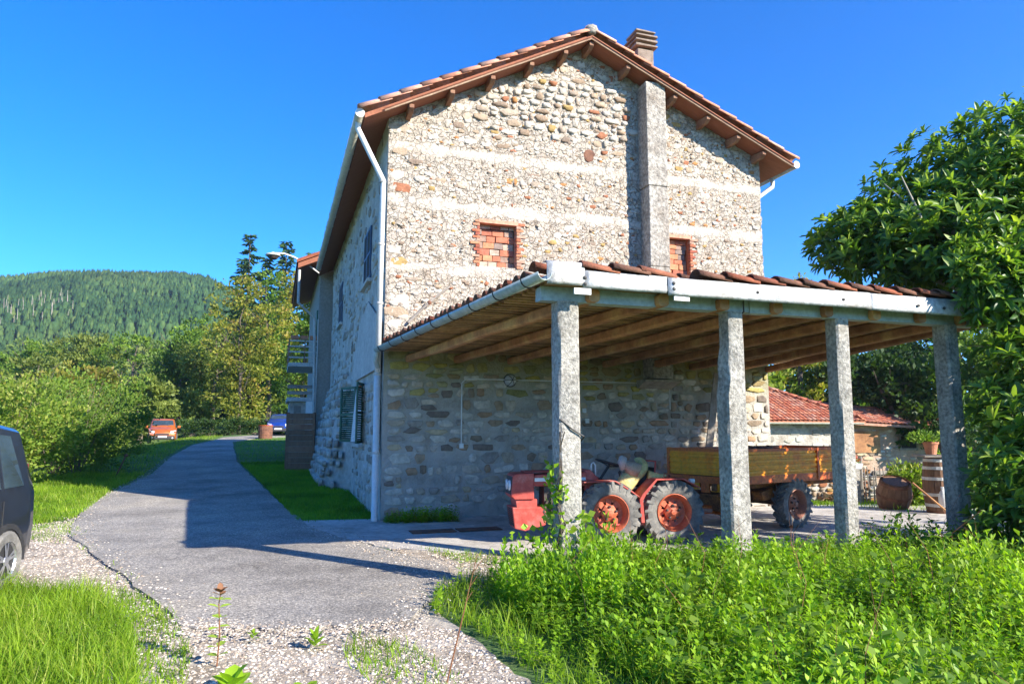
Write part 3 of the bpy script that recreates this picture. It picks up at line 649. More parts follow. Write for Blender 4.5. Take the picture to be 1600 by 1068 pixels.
def stuff_stones(name, lst, mat, parent, face='front', label=None):
    out = []
    for ti in set(l[0] for l in lst):
        q = [l for l in lst if l[0] == ti]; m = len(q); A = np.array([l[1:] for l in q], float)
        if face == 'front': Rm = np.broadcast_to(np.eye(3), (m, 3, 3)); P = np.stack([A[:, 0], np.full(m, -.004), A[:, 1]], 1)
        else: Rm = np.broadcast_to(np.array([[0, 1, 0], [-1, 0, 0], [0, 0, 1.]]), (m, 3, 3)); P = np.stack([-A[:, 6] if A.shape[1] > 6 else np.full(m, .0), A[:, 0], A[:, 1]], 1)
        out.append(replicate(ST[ti][0], ST[ti][1], Rm, P, np.stack([A[:, 2], A[:, 4], A[:, 3]], 1), rng.random(m)))
    V, F, T = merge(out); o = link(name, npmesh(name, V, F, T), mat, parent); o['kind'] = 'stuff'; return o
for mt, lst in parts.items(): stuff_stones({'stone_low': 'small_stone', 'stone_high': 'pale_small_stone', 'stone_lichen': 'lichen_stone'}[mt], lst, mt, house)
# tiny flakes in the rough upper render
fl = []
while len(fl) < 2400:
    s, z = random.uniform(.03, 8.28), random.uniform(3.3, 9.3)
    if z > roofz(s)-.05 or in_win(s, z, .18) or 5.2 < s < 5.76 or any(a-.03 < z < b+.03 for a, b in BANDS): continue
    q = random.uniform(.03, .075); fl.append((random.randrange(len(ST)), s, z, q*random.uniform(1, 2.4), q, random.uniform(.012, .026), random.uniform(-.5, .5)))
stuff_stones('stone_flakes', fl, 'stone_high', house)
# side wall and buttress stones
SS = lay_stones(.1, 13, -.1, 7.3, (.14, .26), (.22, .5), lambda s, z: 0 if any(a-.15 < s < b+.15 and c-.15 < z < d+.1 for a, b, c, d in SW) or (s < 4.3 and 2.6 < z < 4.2) or (s > 5.0 and z < 3.1) else (.55 if z < 3 else .4), 11)
lst = [(random.randrange(len(ST)), s, z, w_, h, random.uniform(.015, .035), 0) for s, z, w_, h in SS]
stuff_stones('side_stone', lst, 'stone_grey', house, 'side')
BS = lay_stones(5.4, 13, -.1, 3.0, (.16, .30), (.22, .5), lambda s, z: .85, 12)
lst = []
for s, z, w_, h in BS:
    i = (s-5.2)/7.9; top = 3.2-.5*abs(i-.5); t = (z+.4)/(top+.4)
    if t < 1: lst.append((random.randrange(len(ST)), s, z, w_, h, .06, 0, (.75*(1-t)**.9+.04)*min(1, i*40/6+.15)))
out = []
for ti in set(l[0] for l in lst):
    q = np.array([l[1:] for l in lst if l[0] == ti], float); m = len(q)
    out.append(replicate(ST[ti][0], ST[ti][1], np.broadcast_to(np.array([[0, 1, 0], [-1, 0, 0], [0, 0, 1.]]), (m, 3, 3)), np.stack([-q[:, 6], q[:, 0], q[:, 1]], 1), np.stack([q[:, 2], q[:, 4], q[:, 3]], 1), rng.random(m)))
V, F, T = merge(out); o = link('buttress_stone', npmesh('buttress_stone', V, F, T), 'stone_grey', house); o['kind'] = 'stuff'
# dark round stone disc, wall hole
MB().lathe([(0, -.03), (.10, -.035), (.135, -.025), (.15, .01)], 14, 'y', (4.13, 0, 7.22)).build('round_stone', 'rust', house)

# bricked-up attic windows: infill bricks, jamb bricks, lintel
def brick_obj(name, a, b, mat, parent, jit=.006):
    c = [(a[i]+b[i])/2 for i in range(3)]
    m = MB().box(tuple(a[i]-c[i] for i in range(3)), tuple(b[i]-c[i] for i in range(3)), jit)
    return m.build(name, mat, parent, loc=tuple(c))
for wi, (a, b, c, d) in enumerate(WIN):
    rv = MB().box((a-.02, .03, c), (a, .22, d)).box((b, .03, c), (b+.02, .22, d)).box((a-.02, .0, c-.04), (b+.02, .22, c)).box((a-.02, .03, d), (b+.02, .22, d+.02)).box((a, .195, c), (b, .21, d)).build('blocked_window', 'brick_red', house)
    brick_obj('lintel', (a-.02, -.045, d-.06), (b+.03, .10, d+.01), 'tile_new', rv, .004)
    z = c; k = 0
    while z < d-.1:
        h = random.choice((.10, .12, .13)); h = min(h, d-.06-z); x = a - (.12 if k % 2 else 0)
        while x < b:
            wd = random.uniform(.17, .27); x0, x1 = max(x, a)+.006, min(x+wd, b)-.006
            if x1-x0 > .03 and h > .04: brick_obj('brick', (x0, .12+random.uniform(-.02, .015), z+.006), (x1, .2, z+h-.006), 'brick_infill', rv)
            x += wd
        z += h; k += 1
    z = c-.02; k = 0
    while z < d:
        for side in (0, 1):
            ln = (.06, .13, .09, .17)[(k+side) % 4]*random.uniform(.85, 1.1)
            if side == 0: brick_obj('jamb_brick', (a-ln, -.035-random.uniform(0, .012), z+.005), (a+.0, .06, z+.053), 'brick_red', rv, .004)
            else: brick_obj('jamb_brick', (b, -.035-random.uniform(0, .012), z+.005), (b+ln, .06, z+.053), 'brick_red', rv, .004)
        z += .062; k += 1

# smoke shaft on the gable, with corbel and the chimney head
SH = MB(); 
for (z0, z1, dx) in ((2.62, 4.9, 0), (4.9, 6.6, .006), (6.6, 8.86, -.006)):
    SH.box((5.27+dx, -.41, z0+.004), (5.73+dx*.5, 0.02, z1-.004), .006)
SH.build('smoke_shaft', 'concrete_shaft', house, bevel=.02)
cb = MB().prism([(-.40, 2.56), (.02, 2.42), (.02, 2.60), (-.40, 2.60)], 5.1, 5.9, 'yz'); cb.build('corbel', 'stone_grey', house)
chs = roofz(5.5)+.52
ch = MB().box((5.50, .32, chs-.8), (5.90, .74, chs+.66)).build('chimney', 'chimney_stone', house, bevel=.02)
for i in range(4):
    z = chs+.70+i*.115; e = .07 if i < 3 else .04
    MB().box((5.50-e, .32-e, z), (5.90+e, .74+e, z+.045), .008).build('chimney_slab', 'chimney_stone', ch, bevel=.008)
    if i < 3:
        for cx in (5.53, 5.80):
            for cy in (.35, .64): MB().box((cx, cy, z+.045), (cx+.07, cy+.07, z+.115)).build('pillar', 'chimney_stone', ch)

# roof: soffit slabs, purlin brackets, fascia boards, tiles
OV = .46; sl_L = (PK-EL)/SP; sl_R = (PK-ER)/(8.33-SP)
eLs, eRs = -.50, 8.33+.55
zL, zR = EL + eLs*sl_L, ER - .55*sl_R
rf = MB().prism([(eLs, zL+.02), (SP, PK+.02), (SP, PK+.11), (eLs, zL+.11)], -OV, HL+.3); rf.prism([(SP, PK+.02), (eRs, zR+.02), (eRs, zR+.11), (SP, PK+.11)], -OV, HL+.3)
roof = rf.build('roof', 'soffit', house)
for (s0, z0, s1, z1) in ((eLs+.35, zL+.35*sl_L, SP, PK), (SP, PK, eRs, zR)):
    m = MB(); n = 14; t0 = None
    P = [(s0+(s1-s0)*i/n, z0+(z1-z0)*i/n + .008*MN.noise((i*.5, s0, 0))) for i in range(n+1)]
    for i in range(n): m.add([(P[i][0], -OV-.035, P[i][1]+.0), (P[i+1][0], -OV-.035, P[i+1][1]+.0), (P[i+1][0], -OV-.035, P[i+1][1]+.032), (P[i][0], -OV-.035, P[i][1]+.032),
                              (P[i][0], -OV-.002, P[i][1]+.0), (P[i+1][0], -OV-.002, P[i+1][1]+.0), (P[i+1][0], -OV-.002, P[i+1][1]+.032), (P[i][0], -OV-.002, P[i][1]+.032)], [(0, 1, 2, 3), (0, 4, 5, 1), (3, 2, 6, 7), (4, 7, 6, 5)])
    m.build('bargeboard', 'fascia_wood', roof)
    MB().bar((s0, -OV-.05, z0+.055), (s1, -OV-.05, z1+.055), .02, .02, (0, 1, 0)).build('drip_strip', 'soffit', roof)
for s in (.35, 1.12, 1.92, 2.72, 3.45, 4.02, 4.85, 5.95, 6.75, 7.5, 8.15):
    zz = roofz(s); T = Matrix.Translation((s, 0, zz)) 
    sg = 1 if s < SP else -1
    b = MB(T).prism([(-OV+.02, -.02), (-OV+.02, -.09), (-OV+.12, -.15), (.05, -.17), (.05, .03)], -.045, .045, 'yz')
    b.build('purlin_end', 'bracket_wood', roof, bevel=.006)
TILE_N = 7
def tile_tpl(L=.42, r0=.105, r1=.085, th=.014, n=6):
    V = []; 
    for x, r in ((0, r0), (L, r1)):
        for rr in (r, r-th):
            for k in range(n+1): a = math.pi*k/n; V.append((x, rr*math.cos(a), rr*math.sin(a)*.8))
    m = n+1; F = []
    for k in range(n):
        F += [(k, k+1, 2*m+k+1, 2*m+k), (m+k+1, m+k, 3*m+k, 3*m+k+1), (k+1, k, m+k, m+k+1), (2*m+k, 2*m+k+1, 3*m+k+1, 3*m+k)]
    F += [(0, 2*m, 3*m, m), (n, m+n, 3*m+n, 2*m+n)]
    return np.array(V), np.array(F)
TT = tile_tpl()
def tile_field(name, parent, mat, p0, along, up_dir, nrm, ncol, dcol, nrow, drow, singles, jit=.01, tpl=TT, shift=(0, 0, 0), scl=1.0):
    """columns of tiles from the lower edge p0 upwards; the cells in singles become parts, the rest one joined part"""
    along, ud, nr = [Vector(q).normalized() for q in (along, up_dir, nrm)]
    me = npmesh('tile', tpl[0]*scl, tpl[1], np.zeros(len(tpl[0]))); me.materials.append(M[mat]); Rm = []; P = []
    for c in range(ncol):
        for r_ in range(nrow):
            tilt = .07 + random.uniform(-.02, .02); d = (ud - nr*tilt*.6).normalized(); n2 = (nr + ud*tilt*.6).normalized()
            d = (d + along*random.uniform(-jit, jit)*1.5).normalized(); y = n2.cross(d).normalized(); n2 = d.cross(y)
            q = Vector(p0) + along*(c*dcol) + ud*(r_*drow) + nr*(.03+random.uniform(-jit, jit)*.5) + ud*random.uniform(-jit, jit)
            mt = Matrix(((d.x, y.x, n2.x, q.x-shift[0]), (d.y, y.y, n2.y, q.y-shift[1]), (d.z, y.z, n2.z, q.z-shift[2]), (0, 0, 0, 1)))
            if singles(c, r_): link('tile', me, None, parent, mat4=mt)
            else: Rm.append(np.array(mt.to_3x3())); P.append(mt.to_translation()[:])
    if P:
        V, F, T = replicate(tpl[0]*scl, tpl[1], np.array(Rm), np.array(P), np.ones((len(P), 3)), rng.random(len(P)))
        o = link('roof_tiles', npmesh('roof_tiles', V, F, T), mat, parent); o['kind'] = 'stuff'
lenL = math.hypot(SP-eLs, PK-zL); lenR = math.hypot(eRs-SP, PK-zR)
dL = ((SP-eLs)/lenL, 0, (PK-zL)/lenL); dR = (-(eRs-SP)/lenR, 0, (PK-zR)/lenR)
nL = (-dL[2], 0, dL[0]); nR = (-dR[2], 0, dR[0]); nR = (dR[2], 0, -dR[0]); 
nR = (dR[2], 0, abs(dR[0]))
tile_field(name='tile', parent=roof, mat='tile_new', p0=(eLs-.08, -OV+.03, zL+.12), along=(0, 1, 0), up_dir=dL, nrm=(-dL[2], 0, dL[0]), ncol=50, dcol=.27, nrow=12, drow=lenL/12, scl=1.48, singles=lambda c, r_: c == 0)
tile_field(name='tile', parent=roof, mat='tile_new', p0=(eRs+.08, -OV+.03, zR+.12), along=(0, 1, 0), up_dir=dR, nrm=nR, ncol=50, dcol=.27, nrow=12, drow=lenR/12, scl=1.48, singles=lambda c, r_: c == 0)
rt = tile_tpl(.45, .15, .14)
tile_field('ridge', roof, 'tile_new', (SP, -OV-.04, PK+.17), (1, 0, 0), (0, 1, .0), (0, 0, 1), 1, .2, 33, .41, lambda c, r_: r_ > 0 and r_ < 2, tpl=rt)
MB().blob((SP, -OV-.03, PK+.20), (.13, .10, .11), 12, 8, .1, 3).build('ridge_cap', 'concrete_shaft', roof, smooth=True)
# gutters and downpipes of the house
def half_pipe(p, q, r, n=8, th=.006):
    m = MB(); p = Vector(p); q = Vector(q); d = (q-p).normalized(); sd = d.cross(Vector((0, 0, 1))).normalized()
    for e in (p, q):
        for rr in (r, r-th):
            for k in range(n+1):
                a = math.pi*k/n; m.v.append(tuple(e + sd*rr*math.cos(a) - Vector((0, 0, 1))*rr*math.sin(a)))
    w_ = n+1
    for k in range(n): m.f += [(k, 2*w_+k, 2*w_+k+1, k+1), (w_+k, w_+k+1, 3*w_+k+1, 3*w_+k), (k, k+1, w_+k+1, w_+k), (2*w_+k, 3*w_+k, 3*w_+k+1, 2*w_+k+1)]
    m.f += [(0, w_, 3*w_, 2*w_), (n, 2*w_+n, 3*w_+n, w_+n)]
    return m
gt = half_pipe((eLs-.09, -OV-.02, zL+.10), (eLs-.09, HL-1.0, zL+.02), .085).build('gutter', 'gutter_pale', house, smooth=True)
MB().lathe([(0, 0), (.085, 0)], 16, 'y', (eLs-.09, -OV-.018, zL+.095)).build('gutter_end', 'pipe_paint', gt)
for i in range(14): MB().tube([(eLs-.09+.09*math.cos(a), .5+i*.9, zL+.09-i*.005-.09*math.sin(a)) for a in np.linspace(0, math.pi, 7)], .008, 4).build('gutter_strap', 'gutter_pale', gt)
dp = MB().tube([(eLs-.09, -.20, zL+.05), (eLs-.09, -.20, zL-.10), (-.08, .02, zL-.95), (-.08, .03, zL-1.1), (-.10, .03, 2.6)], .052, 12).build('downpipe', 'pipe_paint', house, smooth=True)
MB().tube([(-.10, .03, 2.62), (-.10, .03, .12), (-.12, -.10, .02)], .058, 12).build('pipe_lower', 'pipe_paint', dp, smooth=True)
for z in (6.2, 5.0, 3.9, 2.6, 1.2): MB().lathe([(.062, -.02), (.066, 0), (.062, .02)], 12, 'z', (-.09 if z > 3 else -.10, .03, z)).build('pipe_clamp', 'sill_stone', dp)
gr2 = half_pipe((eRs+.09, -OV-.02, zR+.08), (eRs+.09, HL, zR+.02), .085).build('gutter', 'zinc', house, smooth=True)
MB().lathe([(0, 0), (.085, 0)], 16, 'y', (eRs+.09, -OV-.018, zR+.075)).build('gutter_end', 'pipe_paint', gr2)
MB().tube([(eRs+.06, .3, zR), (eRs+.05, .3, zR-.18), (8.43, .35, zR-.55), (8.41, .35, zR-.8), (8.41, .35, .2)], .05, 10).build('downpipe', 'white_paint', house, smooth=True)
# bits fixed to the gable
cd = MB().tube([(1.45, -.03, 1.36), (1.45, -.03, 2.47), (1.53, -.03, 2.55), (5.86, -.03, 2.55), (5.86, -.03, 2.02)], .012, 6).build('conduit', 'pipe_paint', house)
MB().box((1.41, -.055, 1.27), (1.49, -.01, 1.36)).build('switch_box', 'white_paint', cd, bevel=.005)
MB().lathe([(.05, .0), (.052, -.04), (0, -.045)], 14, 'y', (5.86, -.01, 2.55)).build('junction_box', 'white_paint', cd)
for s, z in ((3.93, 1.98), (3.99, 1.78)):
    MB().box((s-.04, -.06, z-.045), (s+.04, -.008, z+.045)).build('switch_box', 'white_paint', cd, bevel=.006)
lp = MB().lathe([(0, -.16), (.06, -.155), (.10, -.11), (.115, -.05), (.115, -.01)], 16, 'y', (2.40, 0, 2.54)); lp = lp.build('wall_lamp', 'lamp_glass', house, smooth=True)
cg = MB()
for k in range(3): cg.tube([(2.40+.12*math.cos(a)*math.cos(k*1.047), -.02-.16*math.sin(a), 2.54+.12*math.cos(a)*math.sin(k*1.047)) for a in np.linspace(0, math.pi, 9)], .006, 5)
cg.lathe([(.128, .0), (.13, -.03), (.12, -.03)], 16, 'y', (2.40, 0, 2.54)); cg.build('lamp_cage', 'black_iron', lp)
MB().lathe([(.05, .02), (.065, .02), (.065, -.05), (.05, -.05)], 14, 'y', (1.27, 0, .22)).build('drain_stub', 'pipe_paint', house)
st = MB().tube([(.42, -.07, 3.55), (.78, -.10, 3.93), (1.20, -.06, 4.28)], [.03, .024, .02], 7).build('old_bracket', 'weathered_wood', house)
MB().blob((.80, -.10, 3.94), (.045, .04, .045), 8, 6).build('clamp', 'rust', st)

# leaning plank against the gable
t_ = empty('leaning_plank', HW(6.2, -.55, .03), TH, 'grey plank leaning on the shaded gable wall behind the trailer', 'plank')
MB().bar((0, 0, 0), (.75, .42, 2.75), .16, .03, (0, 1, 0)).build('board', 'weathered_wood', t_)

# ------------------------------------------------------------------ canopy in front of the gable
CO = (.95, -6.2, 0.0)                                    # house-frame point of the corner post
canopy = empty('canopy', HW(*CO), TH, 'open lean-to canopy on concrete posts with old tiles and zinc edge', 'canopy')
ZR = 3.05                                                # underside of the battens
def leftedge(w_): return .66 + (-.05-.66)*(w_+6.47)/6.42
CW, CB = 8.25, -.03
def rightedge(w_): return 6.78 + (8.5-6.78)*(w_+6.5)/6.4
PS = [(.95, -6.2, .23, .23), (2.94, -6.2, .19, .22), (4.38, -6.2, .19, .21), (6.09, -6.2, .20, .22)]
for i, (s, w_, wd, dp_) in enumerate(PS):
    m = MB(); nz = 16; wv = HW(s, w_); zb = g(wv[0], wv[1]) - .25; N = 8
    for j in range(nz+1):
        z = zb + (2.9-zb)*j/nz; z0_ = 1-.02*j/nz
        ch_ = .022
        ring = [(-wd/2+ch_, -dp_/2), (wd/2-ch_, -dp_/2), (wd/2, -dp_/2+ch_), (wd/2, dp_/2-ch_), (wd/2-ch_, dp_/2), (-wd/2+ch_, dp_/2), (-wd/2, dp_/2-ch_), (-wd/2, -dp_/2+ch_)]
        for k, (x, y) in enumerate(ring):
            nn = .010*MN.noise((k*1.7, z*3.1, i*4.3)) + .006*MN.noise((k*3.7, z*9.1, i))
            if i == 1 and x < 0 and z < 2.35: x -= .035 + (.03 if z < 2.1 else 0)
            m.v.append((s-CO[0]+x*z0_+nn+(.02 if i == 2 else -.01)*(j/nz), w_-CO[1]+y*z0_+nn, z))
    for j in range(nz):
        for k in range(N): m.f.append((j*N+k, j*N+(k+1) % N, (j+1)*N+(k+1) % N, (j+1)*N+k))
    m.f.append(tuple(nz*N+k for k in range(N)))
    m.build('post', 'concrete_post', canopy, auto=True)
bm = MB().box((leftedge(-6.2)+.02, -6.28, 2.90), (3.12, -6.12, 3.045), .006).build('beam', 'painted_beam', canopy, CO)
MB().box((3.13, -6.28, 2.90), (6.72, -6.12, 3.045), .006).build('beam', 'painted_beam', canopy, CO)
MB().tube([(3.02, -6.22, 2.86), (3.02, -6.32, 2.90), (3.02, -6.32, 3.06)], .009, 6).build('wire_tie', 'black_iron', canopy, CO)
# rafters: from the beam back to the wall, old crooked timbers
rs = [1.25, 2.05, 2.8, 3.5, 4.2, 4.9, 5.6, 6.25, 6.6]
for i, s in enumerate(rs):
    m = MB(); n = 12; N = 8; a0 = s-.05; a1 = (.45, 1.35, 2.4, 3.4, 4.4, 5.4, 6.4, 7.4, 8.3)[i]
    for j in range(n+1):
        t = j/n; w_ = -6.36 + t*6.33; x = a0+(a1-a0)*t + .05*MN.noise((t*3, i*5, 0)); hw = .062+.012*MN.noise((t*5, i, 3)); hh = .075 + .015*MN.noise((t*4, i, 6))
        for k in range(N):
            a = 2*math.pi*(k+.5)/N; q = (abs(math.cos(a))**.5*math.copysign(1, math.cos(a)), abs(math.sin(a))**.5*math.copysign(1, math.sin(a)))
            m.v.append((x+hw*q[0]-CO[0], w_-CO[1], 2.985 - (.06 if i else .07)*t + hh*q[1]*.9 - .02))
    for j in range(n):
        for k in range(N): m.f.append((j*N+k, (j+1)*N+k, (j+1)*N+(k+1) % N, j*N+(k+1) % N))
    m.f += [tuple(range(N)), tuple(n*N+k for k in range(N))[::-1]]
    m.build('rafter', 'old_wood', canopy, auto=True)
# the left rafter is a twisted old log under the gutter edge
# battens across the rafters, boards above them
nb = 42
for i in range(nb):
    w_ = -6.40 + i*6.3/(nb-1); x0 = leftedge(w_)+random.uniform(.0, .05); zz = ZR - .02*(i/nb)
    MB().bar((x0, w_, zz), (rightedge(w_)-random.uniform(0, .04), w_+random.uniform(-.03, .03), zz+random.uniform(-.006, .006)), .05*random.uniform(.7, 1.2), .028).build('batten', 'batten_wood', canopy, CO)
dk = MB(); ws = np.linspace(-6.45, CB, 20)
dk.add([(leftedge(w_), w_, z_) for z_ in (ZR+.02, ZR+.045) for w_ in (-6.45, CB)] + [(rightedge(w_), w_, z_) for z_ in (ZR+.02, ZR+.045) for w_ in (-6.45, CB)], [(0, 1, 5, 4), (2, 6, 7, 3), (0, 4, 6, 2), (0, 2, 3, 1), (1, 3, 7, 5), (4, 5, 7, 6)])
dk.build('deck', 'batten_wood', canopy, CO)
# zinc edge flashing in three sheets along the front, slightly buckled
for (a, b, z0, z1, yy) in ((.62, 1.02, ZR-.03, ZR+.20, -6.52), (1.0, 1.98, ZR-.05, ZR+.13, -6.515), (1.95, 4.6, ZR-.07, ZR+.12, -6.525), (4.58, 6.82, ZR-.08, ZR+.12, -6.515)):
    m = MB(); n = max(4, int((b-a)/.12)); rows = [(z0, 0), (z0+.03, -.012), ((z0+z1)/2, -.004), (z1-.012, -.003), (z1, .01), (z1+.004, .12)]
    for i in range(n+1):
        x = a+(b-a)*i/n
        for z, y in rows:
            m.v.append((x, yy+y+.007*MN.noise((x*3.1, z*9, 4)), z + .006*MN.noise((x*2.3, 1, 4))))
    k = len(rows)
    for i in range(n):
        for j in range(k-1): m.f.append((i*k+j, (i+1)*k+j, (i+1)*k+j+1, i*k+j+1))
    o = m.build('edge_flashing', 'zinc', canopy, CO, smooth=True)
    so_ = o.modifiers.new('thick', 'SOLIDIFY'); so_.thickness = .003; so_.offset = 1
for s, z in ((1.02, 3.10), (1.02, 3.04), (2.02, 3.11), (2.02, 3.05), (3.05, 3.08), (4.2, 3.07), (5.3, 3.06), (5.7, 3.05), (6.2, 3.06)):
    MB().lathe([(0, -.014), (.016, -.011), (.020, 0)], 8, 'y', (s, -6.535, z)).build('rivet', 'black_iron', canopy, CO)
for s in (1.0, 2.12): MB().box((s-.09, -6.52, ZR-.115), (s+.09, -6.50, ZR-.055)).build('end_plate', 'white_paint', canopy, CO)
# tiles: front row and left ends one by one, the others joined
me_t = npmesh('tile', TT[0], TT[1], np.zeros(len(TT[0]))); me_t.materials.append(M['tile_old'])
Rm = []; P = []
for c in range(29):
    w_ = -6.44 + c*.222
    for r_ in range(25):
        s = leftedge(w_) - .04 + r_*.335 + (random.uniform(-.02, .02)) + (.37 if c == 0 else 0)
        if s > rightedge(w_)-.3: continue
        if c == 0 and 1.92 < s < 2.28: continue
        tilt = .10+random.uniform(-.025, .025); yaw = random.uniform(-.03, .03)
        d = Vector((math.cos(yaw), math.sin(yaw), -tilt)).normalized(); n2 = Vector((tilt, 0, 1)).normalized(); y = n2.cross(d).normalized(); n2 = d.cross(y)
        q = Vector((s-CO[0], w_-CO[1]+random.uniform(-.01, .01), ZR+(.165 if c < 2 else .11)+random.uniform(-.006, .006)))
        mt = Matrix(((d.x, y.x, n2.x, q.x), (d.y, y.y, n2.y, q.y), (d.z, y.z, n2.z, q.z), (0, 0, 0, 1)))
        if c == 0 or r_ == 0: link('tile', me_t, None, canopy, mat4=mt)
        else: Rm.append(np.array(mt.to_3x3())); P.append(q[:])
V, F, T = replicate(TT[0], TT[1], np.array(Rm), np.array(P), np.ones((len(P), 3)), rng.random(len(P)))
o = link('roof_tiles', npmesh('roof_tiles', V, F, T), 'tile_old', canopy); o['kind'] = 'stuff'
# the canopy's gutter
ga, gb = (leftedge(-6.5)-.075, -6.55, ZR+.07), (leftedge(-.1)-.09, -.12, ZR+.0)
gt = half_pipe(ga, gb, .078).build('gutter', 'gutter_green', canopy, CO, smooth=True)
for i in range(9):
    t = (i+.5)/9; p = [ga[k]+(gb[k]-ga[k])*t for k in range(3)]
    MB().tube([(p[0]+.083*math.cos(a), p[1], p[2]-.083*math.sin(a)) for a in np.linspace(0, math.pi, 7)], .009, 4).build('gutter_strap', 'black_iron', gt, CO)
MB().tube([(gb[0], gb[1], gb[2]-.06), (gb[0]-.02, gb[1]+.05, gb[2]-.22), (-.10, .0, 2.72)], .045, 8).build('gutter_outlet', 'gutter_green', gt, CO)
MB().tube([(.83, -6.30, 1.72), (.95, -6.335, 1.62), (1.07, -6.33, 1.55), (1.12, -6.25, 1.55), (1.12, -6.1, 1.47)], .008, 5).build('wire_loop', 'black_iron', canopy, CO)

# ------------------------------------------------------------------ tractor
def wheel(parent, c, r, wd, side, rimmat, lugs=20, tyremat='tyre', dish=1):
    """wheel with axle along local y; side = +1 when the outer face looks to +y"""
    x, y, z = c; rr = r*.60; s = side
    prof = [(rr, -wd*.40), (rr+.02, -wd*.48), (r*.80, -wd*.52), (r*.93, -wd*.46), (r*.955, -wd*.20), (r*.965, 0), (r*.955, wd*.20), (r*.93, wd*.46), (r*.80, wd*.52), (rr+.02, wd*.48), (rr, wd*.40)]
    ty = MB().lathe(prof, 36, 'y', c, close=True).build('tyre', tyremat, parent, auto=True)
    m = MB()
    for k in range(lugs):
        for h in (-1, 1):
            a = 2*math.pi*(k + (.5 if h > 0 else 0))/lugs
            P = []
            for (yy, da, q) in ((0, 0, .96), (wd*.52*h, .22, .93), (wd*.54*h, .26, .82)):
                for e in (-.038, .038):
                    for ht in (0, .055*r/.43+.012):
                        A = a+da+e*(1.0); R_ = r*q - .02 + ht
                        P.append((x+R_*math.cos(A), y+yy, z+R_*math.sin(A)))
            f = []
            for i in range(2):
                b = i*4; f += [(b+1, b+5, b+7, b+3), (b, b+1, b+5, b+4)[::-1], (b+2, b+3, b+7, b+6)]
            f += [(0, 2, 3, 1), (8, 9, 11, 10)]
            m.add(P, f)
    m.build('lugs', tyremat, ty)
    y0 = wd*.42*s
    rim = MB().lathe([(rr+.005, y0+.012*s), (rr-.005, y0+.02*s), (rr*.93, y0+.006*s), (rr*.88, y0-.03*s), (rr*.84, y0-.05*s), (rr*.80, y0-.10*s), (rr*.62, y0-.115*s), (rr*.60, y0-.115*s)], 32, 'y', c)
    rim.lathe([(rr*.80, -wd*.4*s), (rr*.84, y0-.05*s)], 32, 'y', c)
    # disc with openings: eight lobes
    for k in range(8):
        a = 2*math.pi*k/8; w2 = .23
        pts = []
        for (R_, da) in ((rr*.30, -.36), (rr*.82, -w2), (rr*.82, w2), (rr*.30, .36)):
            pts.append((x+R_*math.cos(a+da), y + y0 - .10*s, z+R_*math.sin(a+da)))
        rim.add(pts, [(0, 1, 2, 3)])
    ro = rim.build('rim', rimmat, ty, auto=True)
    hub = MB().lathe([(rr*.50, y0-.105*s), (rr*.48, y0-.07*s), (rr*.30, y0-.045*s), (rr*.17, y0-.03*s), (rr*.15, y0-.01*s), (0, y0-.005*s)], 6, 'y', c)
    hub.build('hub', rimmat, ty)
    for k in range(5):
        a = 2*math.pi*k/5+.3; cx, cz = x+rr*.36*math.cos(a), z+rr*.36*math.sin(a)
        MB().lathe([(.017, y0-.06*s), (.017, y0-.025*s), (0, y0-.022*s)], 6, 'y', (cx, y, cz)).build('bolt', 'engine' if k % 2 else 'black_iron', ty)
    return ty
TA = R(191)
tractor = empty('tractor', (1.74, 10.62, .02), TA, 'small red articulated tractor with lit wheels and yellow sack on its seat parked by the corner post', 'tractor')
tractor['label'] = 'small red articulated tractor with a yellow sack on its seat, under the canopy'
for (x, y, s) in ((.47, .44, 1), (-.47, .44, 1), (.47, -.44, -1), (-.47, -.44, -1)):
    wheel(tractor, (x, y, .43), .43, .20, s, 'wheel_orange')
    MB().tube([(x, y*.1, .43), (x, y*.9, .43)], .06, 10).build('axle', 'engine', tractor)
B = .006
def part(name, mat, parent, m, bevel=B, **k): return m.build(name, mat, parent, bevel=bevel, **k)
# nose: headlight box, neck, lower tapered block with grille
nb_ = MB().prism([(1.50, .62), (1.78, .62), (1.83, .67), (1.80, .955), (1.76, .975), (1.50, .985)], -.235, .235); up_ = part('headlight_box', 'tractor_red', tractor, nb_, .012)
part('lamp_recess', 'black_iron', up_, MB().add([(1.832, -.20, .69), (1.832, .20, .69), (1.812, .20, .935), (1.812, -.20, .935), (1.80, -.20, .69), (1.80, .20, .69), (1.79, .20, .935), (1.79, -.20, .935)], [(0, 1, 2, 3), (4, 7, 6, 5), (0, 4, 5, 1), (3, 2, 6, 7), (0, 3, 7, 4), (1, 5, 6, 2)]), 0)
for y in (-.10, .10):
    h = MB().lathe([(.078, 1.822), (.078, 1.838), (.066, 1.845), (0, 1.848)], 18, 'x', (0, y, .81)); h.build('headlight', 'lamp_glass', up_, smooth=True)
part('nose_neck', 'tractor_red', tractor, MB().prism([(1.45, .50), (1.74, .50), (1.76, .62), (1.45, .62)], -.20, .20))
lw = MB(); q0 = [(1.33, .235, .50), (1.81, .225, .50), (1.33, .235, .30), (1.76, .20, .26), (1.74, .19, .20), (1.40, .20, .19)]
lw.add([(1.33, -.235, .51), (1.81, -.225, .51), (1.77, -.195, .22), (1.62, -.19, .18), (1.33, -.22, .26), (1.33, .235, .51), (1.81, .225, .51), (1.77, .195, .22), (1.62, .19, .18), (1.33, .22, .26)],
       [(0, 1, 2, 3, 4), (9, 8, 7, 6, 5), (0, 5, 6, 1), (1, 6, 7, 2), (2, 7, 8, 3), (3, 8, 9, 4), (4, 9, 5, 0)])
lo_ = part('nose_block', 'tractor_red', tractor, lw, .01)
gr_ = MB()
for i in range(9):
    z = .255+i*.028; x = 1.777+(z-.22)/.29*.04; gr_.box((x-.004, -.17, z), (x+.006, .17, z+.012))
